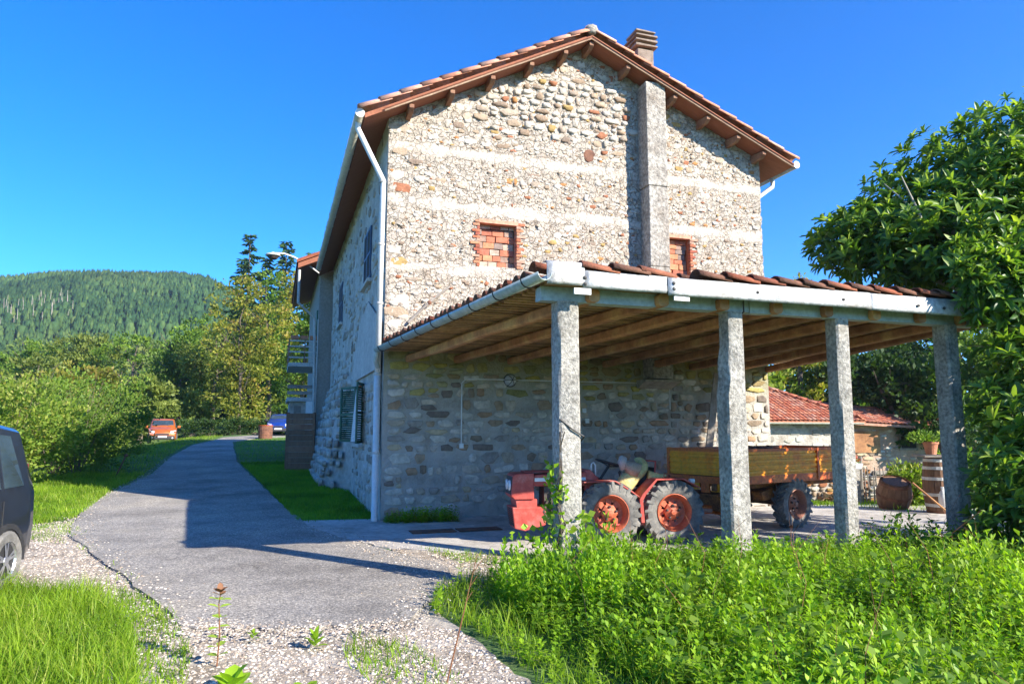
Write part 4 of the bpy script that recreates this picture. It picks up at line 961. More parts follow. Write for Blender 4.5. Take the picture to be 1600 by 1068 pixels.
gr_.box((1.765, -.175, .24), (1.777, .175, .49)); gr_.build('grille', 'black_iron', lo_)
part('hood', 'tractor_red', tractor, MB().prism([(.72, .80), (1.50, .80), (1.50, .955), (.72, .985)], -.22, .22), .015)
part('hood_top', 'tractor_red', tractor, MB().box((.80, -.14, .985), (1.62, .14, 1.005)))
part('side_stripe', 'white_paint', tractor, MB().box((.74, .221, .865), (1.49, .226, .915)), 0)
part('side_stripe', 'white_paint', tractor, MB().box((.74, -.226, .865), (1.49, -.221, .915)), 0)
en = MB().box((.78, -.17, .34), (1.34, .17, .79)).box((.95, .17, .45), (1.25, .22, .72)); 
for i in range(7): en.box((.98+i*.035, .17, .50), (.99+i*.035, .235, .70))
en.lathe([(.07, -.05), (.07, .05)], 14, 'y', (1.12, .24, .56)); en.tube([(1.3, .2, .6), (1.36, .22, .45), (1.3, .2, .3)], .02, 6); en.build('engine', 'engine', tractor)
part('front_fender', 'tractor_red', tractor, MB().prism([(.86, .86), (.86, .875), (.40, .885), (.16, .74), (.05, .66), (.05, .645), (.17, .725), (.40, .868)], .24, .54), .003)
part('front_fender', 'tractor_red', tractor, MB().prism([(.86, .86), (.86, .875), (.40, .885), (.16, .74), (.05, .66), (.05, .645), (.17, .725), (.40, .868)], -.54, -.24), .003)
part('dashboard', 'tractor_red', tractor, MB().prism([(.52, .72), (.74, .72), (.74, 1.02), (.66, 1.02), (.54, .90)], -.20, .20), .012)
MB().tube([(.63, .15, 1.0), (.63, .15, 1.10), (.60, .15, 1.12), (.57, .15, 1.08), (.57, .15, .93)], .012, 6).build('grab_handle', 'white_paint', tractor, smooth=True)
sw_ = MB(); cw_ = Vector((.30, 0, 1.10)); ax = Vector((.28, 0, -1)).normalized(); e1 = Vector((0, 1, 0)); e2 = ax.cross(e1)
ring = [cw_ + e1*.21*math.cos(a) + e2*.21*math.sin(a) for a in np.linspace(0, 2*math.pi, 29)]
sw_.tube(ring, .014, 7, cap=False)
for a in (.3, 2.4, 4.5): sw_.tube([cw_+ax*.05, cw_ + e1*.2*math.cos(a) + e2*.2*math.sin(a)], .009, 5)
sw_ = sw_.build('steering_wheel', 'black_iron', tractor, smooth=True)
MB().tube([cw_+ax*.03, (.50, 0, .80)], .02, 8).build('steering_column', 'black_iron', tractor)
part('gearbox', 'wheel_rust', tractor, MB().box((-.62, -.14, .30), (.62, .14, .58)).box((-.2, -.19, .36), (.22, .19, .66)), .015)
part('battery_box', 'engine', tractor, MB().box((-.10, .20, .34), (.20, .34, .62)), .01)
part('footrest', 'tractor_red', tractor, MB().box((-.22, .16, .26), (.40, .46, .285)).box((-.20, .10, .27), (-.16, .2, .5)), .004)
part('footrest', 'tractor_red', tractor, MB().box((-.22, -.46, .26), (.40, -.16, .285)), .004)
for s in (1, -1):
    a, b = (.22, .54) if s > 0 else (-.54, -.22)
    P = [(-.02, .30), (.03, .30), (.05, .62), (.00, .70), (-.20, .90), (-.62, .905), (-.86, .78), (-.86, .762), (-.615, .885), (-.22, .88), (-.045, .68), (.0, .60)]
    part('rear_fender', 'tractor_red', tractor, MB().prism(P, a, b), .003)
    q = .22 if s > 0 else -.225
    part('fender_side', 'tractor_red', tractor, MB().prism([(.05, .62), (-.02, .72), (-.20, .9), (-.62, .9), (-.84, .77), (-.60, .66), (-.30, .62)], q, q+.006), 0)
    part('tail_light', 'white_paint' if s > 0 else 'lamp_dark', tractor, MB().lathe([(.0, -.06), (.035, -.05), (.04, .02), (0, .03)], 10, 'x', (-.78, s*.42, .855)), 0)
for k in range(2): MB().lathe([(.022, -.01), (.03, -.005), (.03, .005), (.022, .01)], 12, 'y', (-.40-.06*k, .40, .935)).build('hitch_ring', 'wheel_orange', tractor)
part('seat', 'black_iron', tractor, MB().prism([(.12, .72), (.12, .78), (-.22, .76), (-.30, 1.04), (-.35, 1.04), (-.28, .70)], -.21, .21), .02)
MB().tube([(-.30, .22, .86), (-.33, .22, 1.13), (-.20, .22, 1.14)], .013, 6).tube([(-.30, -.22, .86), (-.33, -.22, 1.13), (-.33, .22, 1.13)], .013, 6).build('seat_rail', 'tractor_red', tractor)
MB().tube([(.15, .12, .55), (.20, .14, .95)], .01, 6).blob((.20, .14, .97), (.022, .022, .03), 8, 5, 0).build('lever', 'black_iron', tractor)
MB().box((-1.0, -.06, .36), (-.6, .06, .44)).tube([(-1.3, 0, .38), (-.9, 0, .40)], .03, 8).build('drawbar', 'wheel_rust', tractor)
# things lying on the tractor's seat
def on_tractor(x, y, z): 
    return (1.74 + x*math.cos(TA) - y*math.sin(TA), 10.62 + x*math.sin(TA) + y*math.cos(TA), .02+z)
def cloth_heap(pts, radii, n=26, seed=1):
    m = MB(); m2 = []
    P = [Vector(p) for p in pts]
    for i in range(len(P)):
        pass
    N = 14
    m.tube(P, radii, N)
    for i, v in enumerate(m.v):
        q = Vector(v); d = MN.noise(q*9 + Vector((seed, 0, 0)))*.05 + MN.noise(q*22)*.018; c = P[min(len(P)-1, i//N)]
        r_ = (q-c); m.v[i] = tuple(q + (r_.normalized() if r_.length > 1e-5 else Vector((0, 0, 1)))*d)
    return m
sack = cloth_heap([(.34, .20, .60), (.26, .22, .70), (.14, .22, .84), (.0, .20, .92), (-.14, .18, 1.0), (-.22, .10, 1.08), (-.16, .0, 1.15), (-.10, -.06, 1.16)], [.03, .10, .135, .12, .09, .075, .06, .02])
o = sack.build('sack', 'sack_yellow', None, smooth=True, loc=(1.74, 10.62, .02), rot=(0, 0, TA)); o.modifiers.new('s', 'SUBSURF').render_levels = 1
o2 = MB().tube([(-.20, .24, .93), (-.34, .25, .90), (-.46, .30, .93)], [.08, .06, .02], 10).build('sack_corner', 'sack_yellow', o, smooth=True)
tag(o, 'crumpled yellow plastic sack slumped over the seat of the red tractor', 'sack')
o = cloth_heap([(.06, .26, .93), (.04, .25, 1.02), (.02, .24, 1.10), (.02, .24, 1.13)], [.08, .125, .115, .03], seed=5).build('bag', 'sack_brown', None, smooth=True, loc=(1.74, 10.62, .02), rot=(0, 0, TA))
tag(o, 'brown cardboard bag resting on top of the yellow sack on the tractor', 'bag')
o = cloth_heap([(.16, .22, 1.02), (.19, .21, 1.12), (.17, .2, 1.19), (.16, .2, 1.21)], [.05, .085, .06, .02], seed=9).build('rag', 'grey_cloth', None, smooth=True, loc=(1.74, 10.62, .02), rot=(0, 0, TA))
tag(o, 'grey crumpled rag beside the brown bag on the tractor seat', 'rag')

# ------------------------------------------------------------------ trailer
TRA = R(214); TRO = (4.30, 12.37)
trailer = empty('farm_trailer', (TRO[0], TRO[1], 0.0), TRA, 'rusty orange and yellow drop-side farm trailer parked behind the tractor', 'trailer')
# local x forward (towards the camera left), +y = side facing the camera
L0, L1, WY, Z0, Z1 = -1.75, 1.55, .68, .84, 1.31
for s in (1, -1): wheel(trailer, (.0, s*.60, .40), .40, .21, s, 'wheel_rust')
part('axle', 'rust', trailer, MB().tube([(0, -.55, .4), (0, .55, .4)], .05, 10).box((-.15, -.35, .40), (.15, .35, .70)), 0)
part('bed', 'trailer_rust', trailer, MB().box((L0, -WY, Z0-.06), (L1, WY, Z0)), .004)
part('bed_rail', 'trailer_orange', trailer, MB().box((L0, WY-.02, Z0-.075), (L1, WY+.012, Z0+.02)).box((L0, -WY-.012, Z0-.075), (L1, -WY+.02, Z0+.02)).box((L1-.02, -WY, Z0-.075), (L1+.012, WY, Z0+.02)), .004)
def ribbed(name, p0, p1, z0, z1, out, parent, mat):
    """pressed-steel panel with long horizontal ribs"""
    m = MB(); p0 = Vector((*p0, 0)); p1 = Vector((*p1, 0)); o_ = Vector((*out, 0)); n = 4; rows = []
    H = z1-z0
    rows = [(0, 0)]
    for i in range(n):
        a = .06+i*.22; rows += [(a, 0), (a+.03, .016), (a+.13, .016), (a+.16, 0)]
    rows += [(1, 0)]
    for p in (p0, p1):
        for t, d in rows: m.v.append(tuple(p + o_*d + Vector((0, 0, z0+H*t))))
        for t, d in rows: m.v.append(tuple(p + o_*(d-.012) + Vector((0, 0, z0+H*t))))
    k = len(rows)
    for i in range(k-1): m.f += [(i, 2*k+i, 2*k+i+1, i+1), (k+i, k+i+1, 3*k+i+1, 3*k+i)]
    m.f += [(k-1, 3*k-1, 4*k-1, 2*k-1)]
    return m.build(name, mat, parent)
xs_ = [L0+.04, -.55, .62, L1-.05]
xs_ = [L0+.04, -.62, L1-.05]
for s in (1, -1):
    for a, b in zip(xs_[:-1], xs_[1:]):
        pn = ribbed('side_panel', (b-.03, s*WY), (a+.03, s*WY), Z0+.05, Z1-.04, (0, s), trailer, 'trailer_yellow')
        part('panel_frame', 'trailer_orange', pn, MB().box((a, s*WY-.014, Z0+.02), (b, s*WY+.018, Z0+.05)).box((a, s*WY-.014, Z1-.045), (b, s*WY+.022, Z1)).box((a, s*WY-.014, Z0+.05), (a+.03, s*WY+.02, Z1-.045)).box((b-.03, s*WY-.014, Z0+.05), (b, s*WY+.02, Z1-.045)), 0)
    for x in xs_: part('stake', 'trailer_orange', trailer, MB().box((x-.028, s*WY-.02, Z0-.06), (x+.028, s*WY+.032, Z1+.006)), .004)
for x, sg in ((L1, 1), (L0, -1)):
    pn = ribbed('end_panel', (x, WY-.06) if sg > 0 else (x, -WY+.06), (x, -WY+.06) if sg > 0 else (x, WY-.06), Z0+.05, Z1-.04, (sg, 0), trailer, 'trailer_yellow')
    part('panel_frame', 'trailer_orange', pn, MB().box((x-.012, -WY, Z1-.045), (x+.022, WY, Z1)).box((x-.012, -WY, Z0+.0), (x+.02, WY, Z0+.035)).box((x-.012, -WY, Z0+.03), (x+.02, -WY+.05, Z1-.04)).box((x-.012, WY-.05, Z0+.03), (x+.02, WY, Z1-.04)), 0)
part('chassis_rail', 'trailer_rust', trailer, MB().box((L0+.2, .28, .66), (L1+.05, .36, .77)).box((L0+.2, -.36, .66), (L1+.05, -.28, .77)), .004)
for i in range(6):
    y = -.60+i*.21; part('front_slat', 'trailer_orange' if i % 2 else 'trailer_yellow', trailer, MB().box((L1-.02, y, .62+.02*(i % 3)), (L1+.006, y+.17, .775)), .003)
part('front_bulkhead', 'trailer_rust', trailer, MB().prism([(L1-.35, .30), (L1-.05, .34), (L1+.02, .60), (L1-.35, .62)], -.5, .5), .01)
part('drawbar', 'trailer_orange', trailer, MB().prism([(L1-.6, .30), (L1+.9, .30), (L1+.9, .40), (L1-.6, .44)], .02, .20).box((L1-.3, -.45, .28), (L1-.12, .60, .42)), .01)
MB().tube([(L1+.9, .1, .36), (L1+1.15, .08, .38)], .03, 8).build('tow_eye', 'rust', trailer)
MB().tube([(-1.05, WY-.02, Z0-.08), (-1.10, WY-.02, .72), (-1.0, WY-.02, .72), (-.92, WY-.02, .80)], .012, 6).build('latch_hook', 'black_iron', trailer)
part('wheel_guard', 'trailer_rust', trailer, MB().prism([(.12, .50), (.55, .46), (.60, .60), (.30, .66), (.12, .66)], .25, .45), .01)
# small heap of clay tiles in the trailer
tl = empty('tile_heap', (TRO[0], TRO[1], 0), TRA, 'few broken clay tiles lying on the load of the orange trailer', 'tiles')
tl.location = (TRO[0], TRO[1], .86)
for i in range(5):
    me = npmesh('tile', TT[0]*.75, TT[1], np.zeros(len(TT[0])))
    link('tile', me, 'tile_old', tl, loc=(.5-.17*i, .30-.06*i, .40+.02*(i % 2)), rot=(.3*i, .2, .7*i))
hp = MB().blob((.1, .05, .14), (1.1, .5, .30), 16, 9, .25, 3).build('load', 'trailer_rust', tl, smooth=True)

# ------------------------------------------------------------------ cars
def car(name, loc, rz, mat, label, L=3.55, Wd=1.58, H=1.50, scale=1.0, van=False):
    """x forward. boxy small hatchback, skinned from side stations"""
    root = empty(name, loc, rz, label, 'car'); root.scale = (scale,)*3
    hw = Wd/2
    # stations: x, z_low, z_belt, z_top, half width low, belt, top
    fx, rx = L*.5, -L*.5
    hd = .86
    S = [(rx, .32, .80, .86, .90, .93, .80), (rx+.05, .24, .95, 1.28, .96, .985, .82), (rx+.18, .22, .98, H-.05, .985, 1, .80), (rx+.6, .22, .97, H, 1, 1, .80), (0.0, .22, .94, H, 1, 1, .80), (fx-1.35, .22, .92, H-.06, 1, 1, .79), (fx-.92, .22, .90, 1.03, 1, 1, .86), (fx-.45, .22, .84, .90, .99, .985, .84), (fx-.10, .24, .68, .76, .93, .93, .76), (fx, .32, .55, .62, .86, .86, .70)]
    m = MB(); n = 9
    for x, zl, zb, zt, wl, wb, wt in S:
        sec = [(wl*.93*hw, zl), (wl*hw, zl+.10), (wb*hw, (zl+zb)/2), (wb*hw*.985, zb), (wt*hw, zt-.05), (wt*hw*.90, zt)]
        sec = sec + [(0, zt+.015)] + [(-a, b) for a, b in sec[::-1]]
        for y, z in sec: m.v.append((x, y, z))
    k = 13
    for i in range(len(S)-1):
        for j in range(k-1): m.f.append((i*k+j, (i+1)*k+j, (i+1)*k+j+1, i*k+j+1))
        m.f.append((i*k+k-1, (i+1)*k+k-1, (i+1)*k, i*k))
    m.f += [tuple(range(k)), tuple((len(S)-1)*k+j for j in range(k))[::-1]]
    b = m.build('body', mat, root, auto=True)
    def quad(name_, pts, mm, par=root, off=.008):
        P = [Vector(p) for p in pts]; nrm = (P[1]-P[0]).cross(P[2]-P[0]).normalized()
        cc = sum(P, Vector())/len(P)
        if nrm.dot(cc - Vector((cc.x*.5, 0, .8))) < 0: nrm = -nrm
        Q = [p+nrm*off for p in P] + [p-nrm*.01 for p in P]; n_ = len(P)
        return MB().add(Q, [tuple(range(n_)), tuple(range(2*n_-1, n_-1, -1))] + [(i, (i+1) % n_, n_+(i+1) % n_, n_+i) for i in range(n_)]).build(name_, mm, par)
    # side glass
    for s in (1, -1):
        def P(x, t):                                   # on the cabin side between belt and top
            zs = np.interp(x, [q[0] for q in S], [q[2] for q in S]); zt = np.interp(x, [q[0] for q in S], [q[3]-.05 for q in S])
            wb_ = np.interp(x, [q[0] for q in S], [q[5]*hw*.985 for q in S]); wt_ = np.interp(x, [q[0] for q in S], [q[6]*hw for q in S])
            return (x, s*(wb_+(wt_-wb_)*t), zs+(zt-zs)*t)
        for a, c, sl_, sr in ((rx+.30, rx+.66, .10, 0), (rx+.74, .05, 0, 0), (.13, fx-1.30, 0, .0)):
            quad('side_window', [P(a, .08), P(c, .08), P(c-(.02), .9), P(a+sl_, .9)], 'car_glass')
        quad('side_window', [P(fx-1.25, .08), P(fx-1.02, .08), P(fx-1.22, .72)], 'car_glass')
        for hx in (-.55+.15, .75-.35): MB().box((hx-.09, s*hw-.01 if s > 0 else s*hw-.03, .86), (hx+.09, s*hw+.03 if s > 0 else s*hw+.01, .895)).build('door_handle', mat, root, bevel=.008)
        for dx in (rx+.70, .09, fx-1.02): MB().box((dx-.004, s*hw*1.001-.004, .32), (dx+.004, s*hw*1.001+.004, .90)).build('door_seam', 'car_plastic', root)
        MB().box((rx+.75, s*hw-.012, .47), (fx-1.0, s*hw+.014, .55)).build('side_moulding', 'car_plastic', root, bevel=.005)
        mr = MB().box((fx-1.12, s*(hw+.02) if s > 0 else s*(hw+.02)-.18, .93), (fx-1.02, s*(hw+.02)+.18 if s > 0 else s*(hw+.02), 1.07)).build('wing_mirror', 'car_plastic' if mat != 'paint_orange' else mat, root, bevel=.03)
        hl = MB().add([(fx-.07, s*.70*hw*1.28, .60), (fx-.005, s*.48*hw*1.2, .585), (fx-.06, s*.45*hw*1.2, .735), (fx-.22, s*.72*hw*1.28, .79), (fx-.30, s*.74*hw*1.28, .77)], [(0, 1, 2, 3, 4)]); 
        hl.v = [(v[0]+.035, v[1]*1.0, v[2]) for v in hl.v]; hl.add([(v[0]-.16, v[1]*.96, v[2]) for v in hl.v[:5]], [(4, 3, 2, 1, 0)]); hl.f += [(i, (i+1) % 5, 5+(i+1) % 5, 5+i) for i in range(5)]
        hl.build('headlight', 'lamp_glass', root)
        MB().box((rx-.015, s*hw*.85-.09*(s > 0), .85), (rx+.03, s*hw*.85+.09*(s < 0), 1.25)).build('tail_light', 'lamp_dark', root, bevel=.02)
        for wx in (fx-.68, rx+.60):
            ty = MB().lathe([(.19, -.09), (.27, -.095), (.295, -.075), (.30, 0), (.295, .075), (.27, .095), (.19, .09)], 28, 'y', (wx, s*(hw-.085), .30), close=True).build('tyre', 'tyre', root, auto=True)
            al = MB(); y1 = s*(hw-.005)
            al.lathe([(.195, y1), (.185, y1+.006*s), (.175, y1-.012*s), (.172, y1-.06*s)], 28, 'y', (wx, 0, .30)); al.lathe([(.05, y1-.005*s), (.045, y1+.004*s), (0, y1+.006*s)], 14, 'y', (wx, 0, .30))
            for q in range(5):
                a = 2*math.pi*q/5+.3; a1, a2 = a-.24, a+.24
                al.add([(wx+.04*math.cos(a-.5), y1, .3+.04*math.sin(a-.5)), (wx+.178*math.cos(a1), y1-.004*s, .3+.178*math.sin(a1)), (wx+.178*math.cos(a1+.16), y1-.004*s, .3+.178*math.sin(a1+.16)), (wx+.09*math.cos(a), y1, .3+.09*math.sin(a)), (wx+.178*math.cos(a2-.16), y1-.004*s, .3+.178*math.sin(a2-.16)), (wx+.178*math.cos(a2), y1-.004*s, .3+.178*math.sin(a2)), (wx+.04*math.cos(a+.5), y1, .3+.04*math.sin(a+.5))], [(0, 1, 2, 3), (3, 4, 5, 6), (0, 3, 6)])
            al.build('rim', 'alloy', ty)
            MB().lathe([(0, y1-.05*s), (.18, y1-.05*s)], 20, 'y', (wx, 0, .30)).build('brake_disc', 'car_plastic', ty)
            ar = MB(); pts = [(wx+.37*math.cos(a), .30+.37*math.sin(a)) for a in np.linspace(-.12, math.pi+.12, 15)]; pi_ = [(wx+.315*math.cos(a), .30+.315*math.sin(a)) for a in np.linspace(-.12, math.pi+.12, 15)]
            for i in range(14):
                a_, b_, c_, d_ = pts[i], pts[i+1], pi_[i+1], pi_[i]; y2, y3 = s*(hw+.012), s*(hw-.10)
                ar.add([(a_[0], y2, a_[1]), (b_[0], y2, b_[1]), (c_[0], y2, c_[1]), (d_[0], y2, d_[1]), (a_[0], y3, a_[1]), (b_[0], y3, b_[1]), (c_[0], y3, c_[1]), (d_[0], y3, d_[1])], [(0, 1, 2, 3), (0, 4, 5, 1), (3, 2, 6, 7)])
            ar.lathe([(0, s*(hw+.002)), (.316, s*(hw+.002))], 26, 'y', (wx, 0, .30))
            ar.build('wheel_arch', 'car_plastic', root)
    # the arches' dark discs sit behind the wheels: pull wheels out slightly
    for o_ in root.children:
        if o_.name.split('.')[0] == 'tyre': o_.location.y = .022 if np.mean([v.co.y for v in o_.data.vertices]) > 0 else -.022
    z1_, z2_ = 1.03+.06/.43*(H-1.09), 1.03+.37/.43*(H-1.09); quad('windscreen', [(fx-.98, .60, z1_), (fx-.98, -.60, z1_), (fx-1.29, -.545, z2_), (fx-1.29, .545, z2_)], 'car_glass', off=.022)
    quad('rear_window', [(rx+.03, .70*hw, .98), (rx+.03, -.70*hw, .98), (rx+.14, -.62*hw, H-.15), (rx+.14, .62*hw, H-.15)], 'car_glass', off=.03)
    part('bumper', 'car_plastic', root, MB().box((fx-.12, -hw*.86, .24), (fx+.035, hw*.86, .46)), .04)
    part('bumper', 'car_plastic', root, MB().box((rx-.05, -hw*.90, .26), (rx+.14, hw*.90, .50)), .04)
    part('grille', 'car_plastic', root, MB().box((fx-.06, -.36, .50), (fx+.03, .36, .60)), .01)
    MB().bar((fx-.93, -.45, 1.05), (fx-1.02, .10, 1.13), .012, .012).bar((fx-.93, .05, 1.05), (fx-1.02, .50, 1.13), .012, .012).build('wiper', 'car_plastic', root)
    for s in (1, -1): MB().lathe([(0, fx+.045), (.05, fx+.042), (.055, fx+.02)], 12, 'x', (0, s*.55, .33)).build('fog_lamp', 'lamp_glass', root)
    part('number_plate', 'plate', root, MB().box((fx+.03, -.24, .36), (fx+.045, .24, .46)), 0)
    for s in (.55, -.55): MB().tube([(rx+.4, s*hw*1.2, H-.0), (rx+.45, s*hw*1.2, H+.05), (fx-1.6, s*hw*1.2, H+.05), (fx-1.5, s*hw*1.2, H-.0)], .014, 6).build('roof_rail', 'car_plastic', root)
    return root
car('parked_car', (-5.70, 6.02, 0.0), R(-80.5), 'paint_black', 'black small hatchback cut off by the left edge of the photo, with silver alloy rim', H=1.68)
car('parked_car', (-21.9, 44.5, g(-21.9, 44.5)+.02), R(-64), 'paint_orange', 'orange car half hidden by the bushes on the left of the road')
car('parked_car', (-15.95, 49.0, g(-15.95, 49)+.02), R(-78), 'paint_blue', 'shiny blue car facing us on the grass at the top of the road', H=1.42)

# ------------------------------------------------------------------ neighbouring house behind, with balconies
nbh = empty('neighbour_house', HW(0, 13.6), TH, 'taller neighbouring house beyond the farmhouse, with two small balconies', 'house')
nbh['label'] = 'shaded neighbouring house with two small balconies just beyond the farmhouse'
part('wall', 'far_render', nbh, MB().box((-.45, 0, -.5), (6, 8, 7.6)), 0)
part('roof', 'soffit', nbh, MB().prism([(-1.25, 7.35), (2.8, 9.2), (6.8, 7.4), (6.8, 7.55), (2.8, 9.38), (-1.25, 7.53)], -.5, 8.5), 0)
part('roof_edge', 'tile_old', nbh, MB().prism([(-1.3, 7.54), (2.8, 9.38), (2.8, 9.5), (-1.3, 7.66)], -.55, 8.5), 0)
for z in (4.0, 2.75):
    bl = part('balcony', 'sill_stone', nbh, MB().box((-1.45, .05, z-.14), (-.45, 3.2, z)), 0)
    if z > 3:
        for k in range(4): MB().box((-1.45, .05, z+.16+.2*k), (-1.42, 3.2, z+.21+.2*k)).box((-1.45, .03, z+.16+.2*k), (-.45, .06, z+.21+.2*k)).build('rail', 'sill_stone', bl)
        for x, y in ((-1.44, .05), (-.9, .05), (-1.44, 1.1), (-1.44, 2.1), (-1.44, 3.15)): MB().box((x-.02, y-.02, z), (x+.02, y+.02, z+.86)).build('baluster', 'bracket_wood', bl)
        for i in range(3): part('flower_box', 'terracotta', bl, MB().box((-1.40+.33*i, .0, z+.84), (-1.12+.33*i, .14, z+.98)), 0)
    else:
        for k in range(2): MB().box((-1.45, .03, z+.1+.22*k), (-.45, .06, z+.22+.22*k)).build('rail', 'weathered_wood', bl)
part('shutter', 'shutter_green', nbh, MB().box((-.50, .4, 4.0), (-.455, 1.3, 6.0)), 0)
part('door', 'white_paint', nbh, MB().box((-.80, -.03, 1.5), (-.52, -.005, 2.6)), 0)
part('door_frame', 'white_paint', nbh, MB().box((-.49, -.01, 1.4), (-.45, .05, 5.6)), 0)
part('lower_wall', 'side_wall', nbh, MB().box((-1.35, .3, -.5), (-.46, 3.4, 2.6)), 0)
part('side_shutter', 'weathered_wood', nbh, MB().box((-1.2, .27, 1.6), (-.95, .295, 2.45)), 0)
MB().tube([(-1.2, -.4, 7.3), (-1.2, -.4, 6.1), (-.6, -.2, 5.6), (-.5, -.1, 1)], .05, 8).build('downpipe', 'sill_stone', nbh)
# street lamp on its wall
lampp = empty('street_lamp', HW(-.5, 13.4, 7.4), TH, 'street lamp with a round grey head on a curved arm high on the neighbouring wall', 'lamp')
MB().tube([(0, .15, -.1), (-.4, .1, .18), (-.9, .0, .40), (-1.25, -.1, .48), (-1.55, -.15, .46)], .03, 8).build('arm', 'white_paint', lampp, smooth=True)
MB().lathe([(0, .14), (.05, .13), (.10, .09), (.24, .05), (.27, .0), (.24, -.02), (0, -.02)], 18, 'z', (-1.62, -.15, .36)).build('lamp_head', 'sill_stone', lampp, smooth=True)
MB().lathe([(0, -.16), (.12, -.13), (.19, -.06), (.2, -.02)], 16, 'z', (-1.62, -.15, .36)).build('lamp_shade', 'engine', lampp, smooth=True)
# dark stair wall and rusty bin by the lawn
sw = empty('garden_screen', (-6.95, 23.3, g(-6.95, 23.3)), R(3), 'dark brown boarded screen standing on the lawn left of the farmhouse buttress', 'screen')
for i in range(11): MB().box((-.47+.006, -.03+.006*(i % 2), -.10+i*.18), (.47, .03, -.10+i*.18+.17)).build('board', 'bracket_wood' if i % 4 == 0 else 'barrel_wood', sw)
for x in (-.43, .43): MB().box((x-.04, .03, -.2), (x+.04, .11, 1.9)).build('upright', 'barrel_wood', sw)
bn = empty('rusty_bin', (-15.35, 44.2, g(-15.35, 44.2)+.0), 0, 'brown rusty drum at the road edge in front of the blue car', 'bin')
MB().lathe([(.0, .0), (.42, .0), (.42, .25), (.435, .27), (.42, .29), (.42, .53), (.435, .55), (.42, .57), (.42, .82), (.40, .82), (.39, .4), (0, .4)], 18, 'z').build('drum', 'rust', bn)
MB().lathe([(.425, .80), (.44, .81), (.44, .84), (.42, .84)], 18, 'z').build('rim', 'trailer_orange', bn)
# iron stake in the verge
ik = empty('iron_stake', (-12.0, 21.5, g(-12, 21.5)), 0, 'thin leaning rusty stake in the grass verge left of the road', 'stake')
MB().tube([(0, 0, -.2), (.30, .1, .62)], .022, 6).build('rod', 'rust', ik); MB().blob((.30, .1, .62), (.07, .03, .05), 8, 6, .3).build('head', 'rust', ik)

# ------------------------------------------------------------------ low barn on the right
BA = R(10)
barn = empty('low_barn', (9.6, 24.0, -.5), BA, 'low stone outbuilding with a red clay tile roof seen between the canopy posts', 'barn')
part('wall', 'barn_wall', barn, MB().box((-4.5, 0, -.3), (2.15, 4, 2.32)), 0)
part('side_wing_wall', 'barn_brick', barn, MB().box((2.2, .5, -.3), (6.3, 4, 2.25)), 0)
BSN = lay_stones(-3.0, 2.1, .0, 2.2, (.16, .26), (.22, .5), lambda s, z: .6, 31)
for i, (s, z, w_, h) in enumerate(BSN):
    link('stone', stone_mesh(random.randrange(len(ST)), 'stone_grey'), None, barn, (s, -.004, z), (0, 0, 0), (w_, .03, h))
bst = lay_stones(2.25, 6.2, .0, 2.1, (.12, .22), (.2, .45), lambda s, z: .5 if not (4.3 < s < 5.0 and z > 1.2) else 0, 32)
for i, (s, z, w_, h) in enumerate(bst):
    link('stone', stone_mesh(random.randrange(len(ST)), 'stone_low'), None, barn, (s, .496, z), (0, 0, 0), (w_, .03, h))
part('window', 'dark_hole', barn, MB().box((4.35, .47, 1.45), (4.95, .6, 2.05)), 0)
part('window_frame', 'weathered_wood', barn, MB().box((4.28, .46, 1.38), (5.02, .50, 1.45)).box((4.28, .46, 2.05), (5.02, .50, 2.12)).box((4.28, .46, 1.45), (4.35, .5, 2.05)).box((4.95, .46, 1.45), (5.02, .5, 2.05)), 0)
part('plank_shutter', 'old_wood', barn, MB().box((2.5, .44, 1.3), (3.5, .49, 2.05)), 0)
part('lintel', 'weathered_wood', barn, MB().box((2.9, .42, .55), (6.2, .5, .68)), 0)
part('eave_board', 'old_wood', barn, MB().box((-4.6, -.30, 2.28), (2.2, -.26, 2.36)), 0)
part('gutter', 'gutter_pale', barn, half_pipe((-4.6, -.42, 2.36), (2.25, -.42, 2.33), .06), 0)
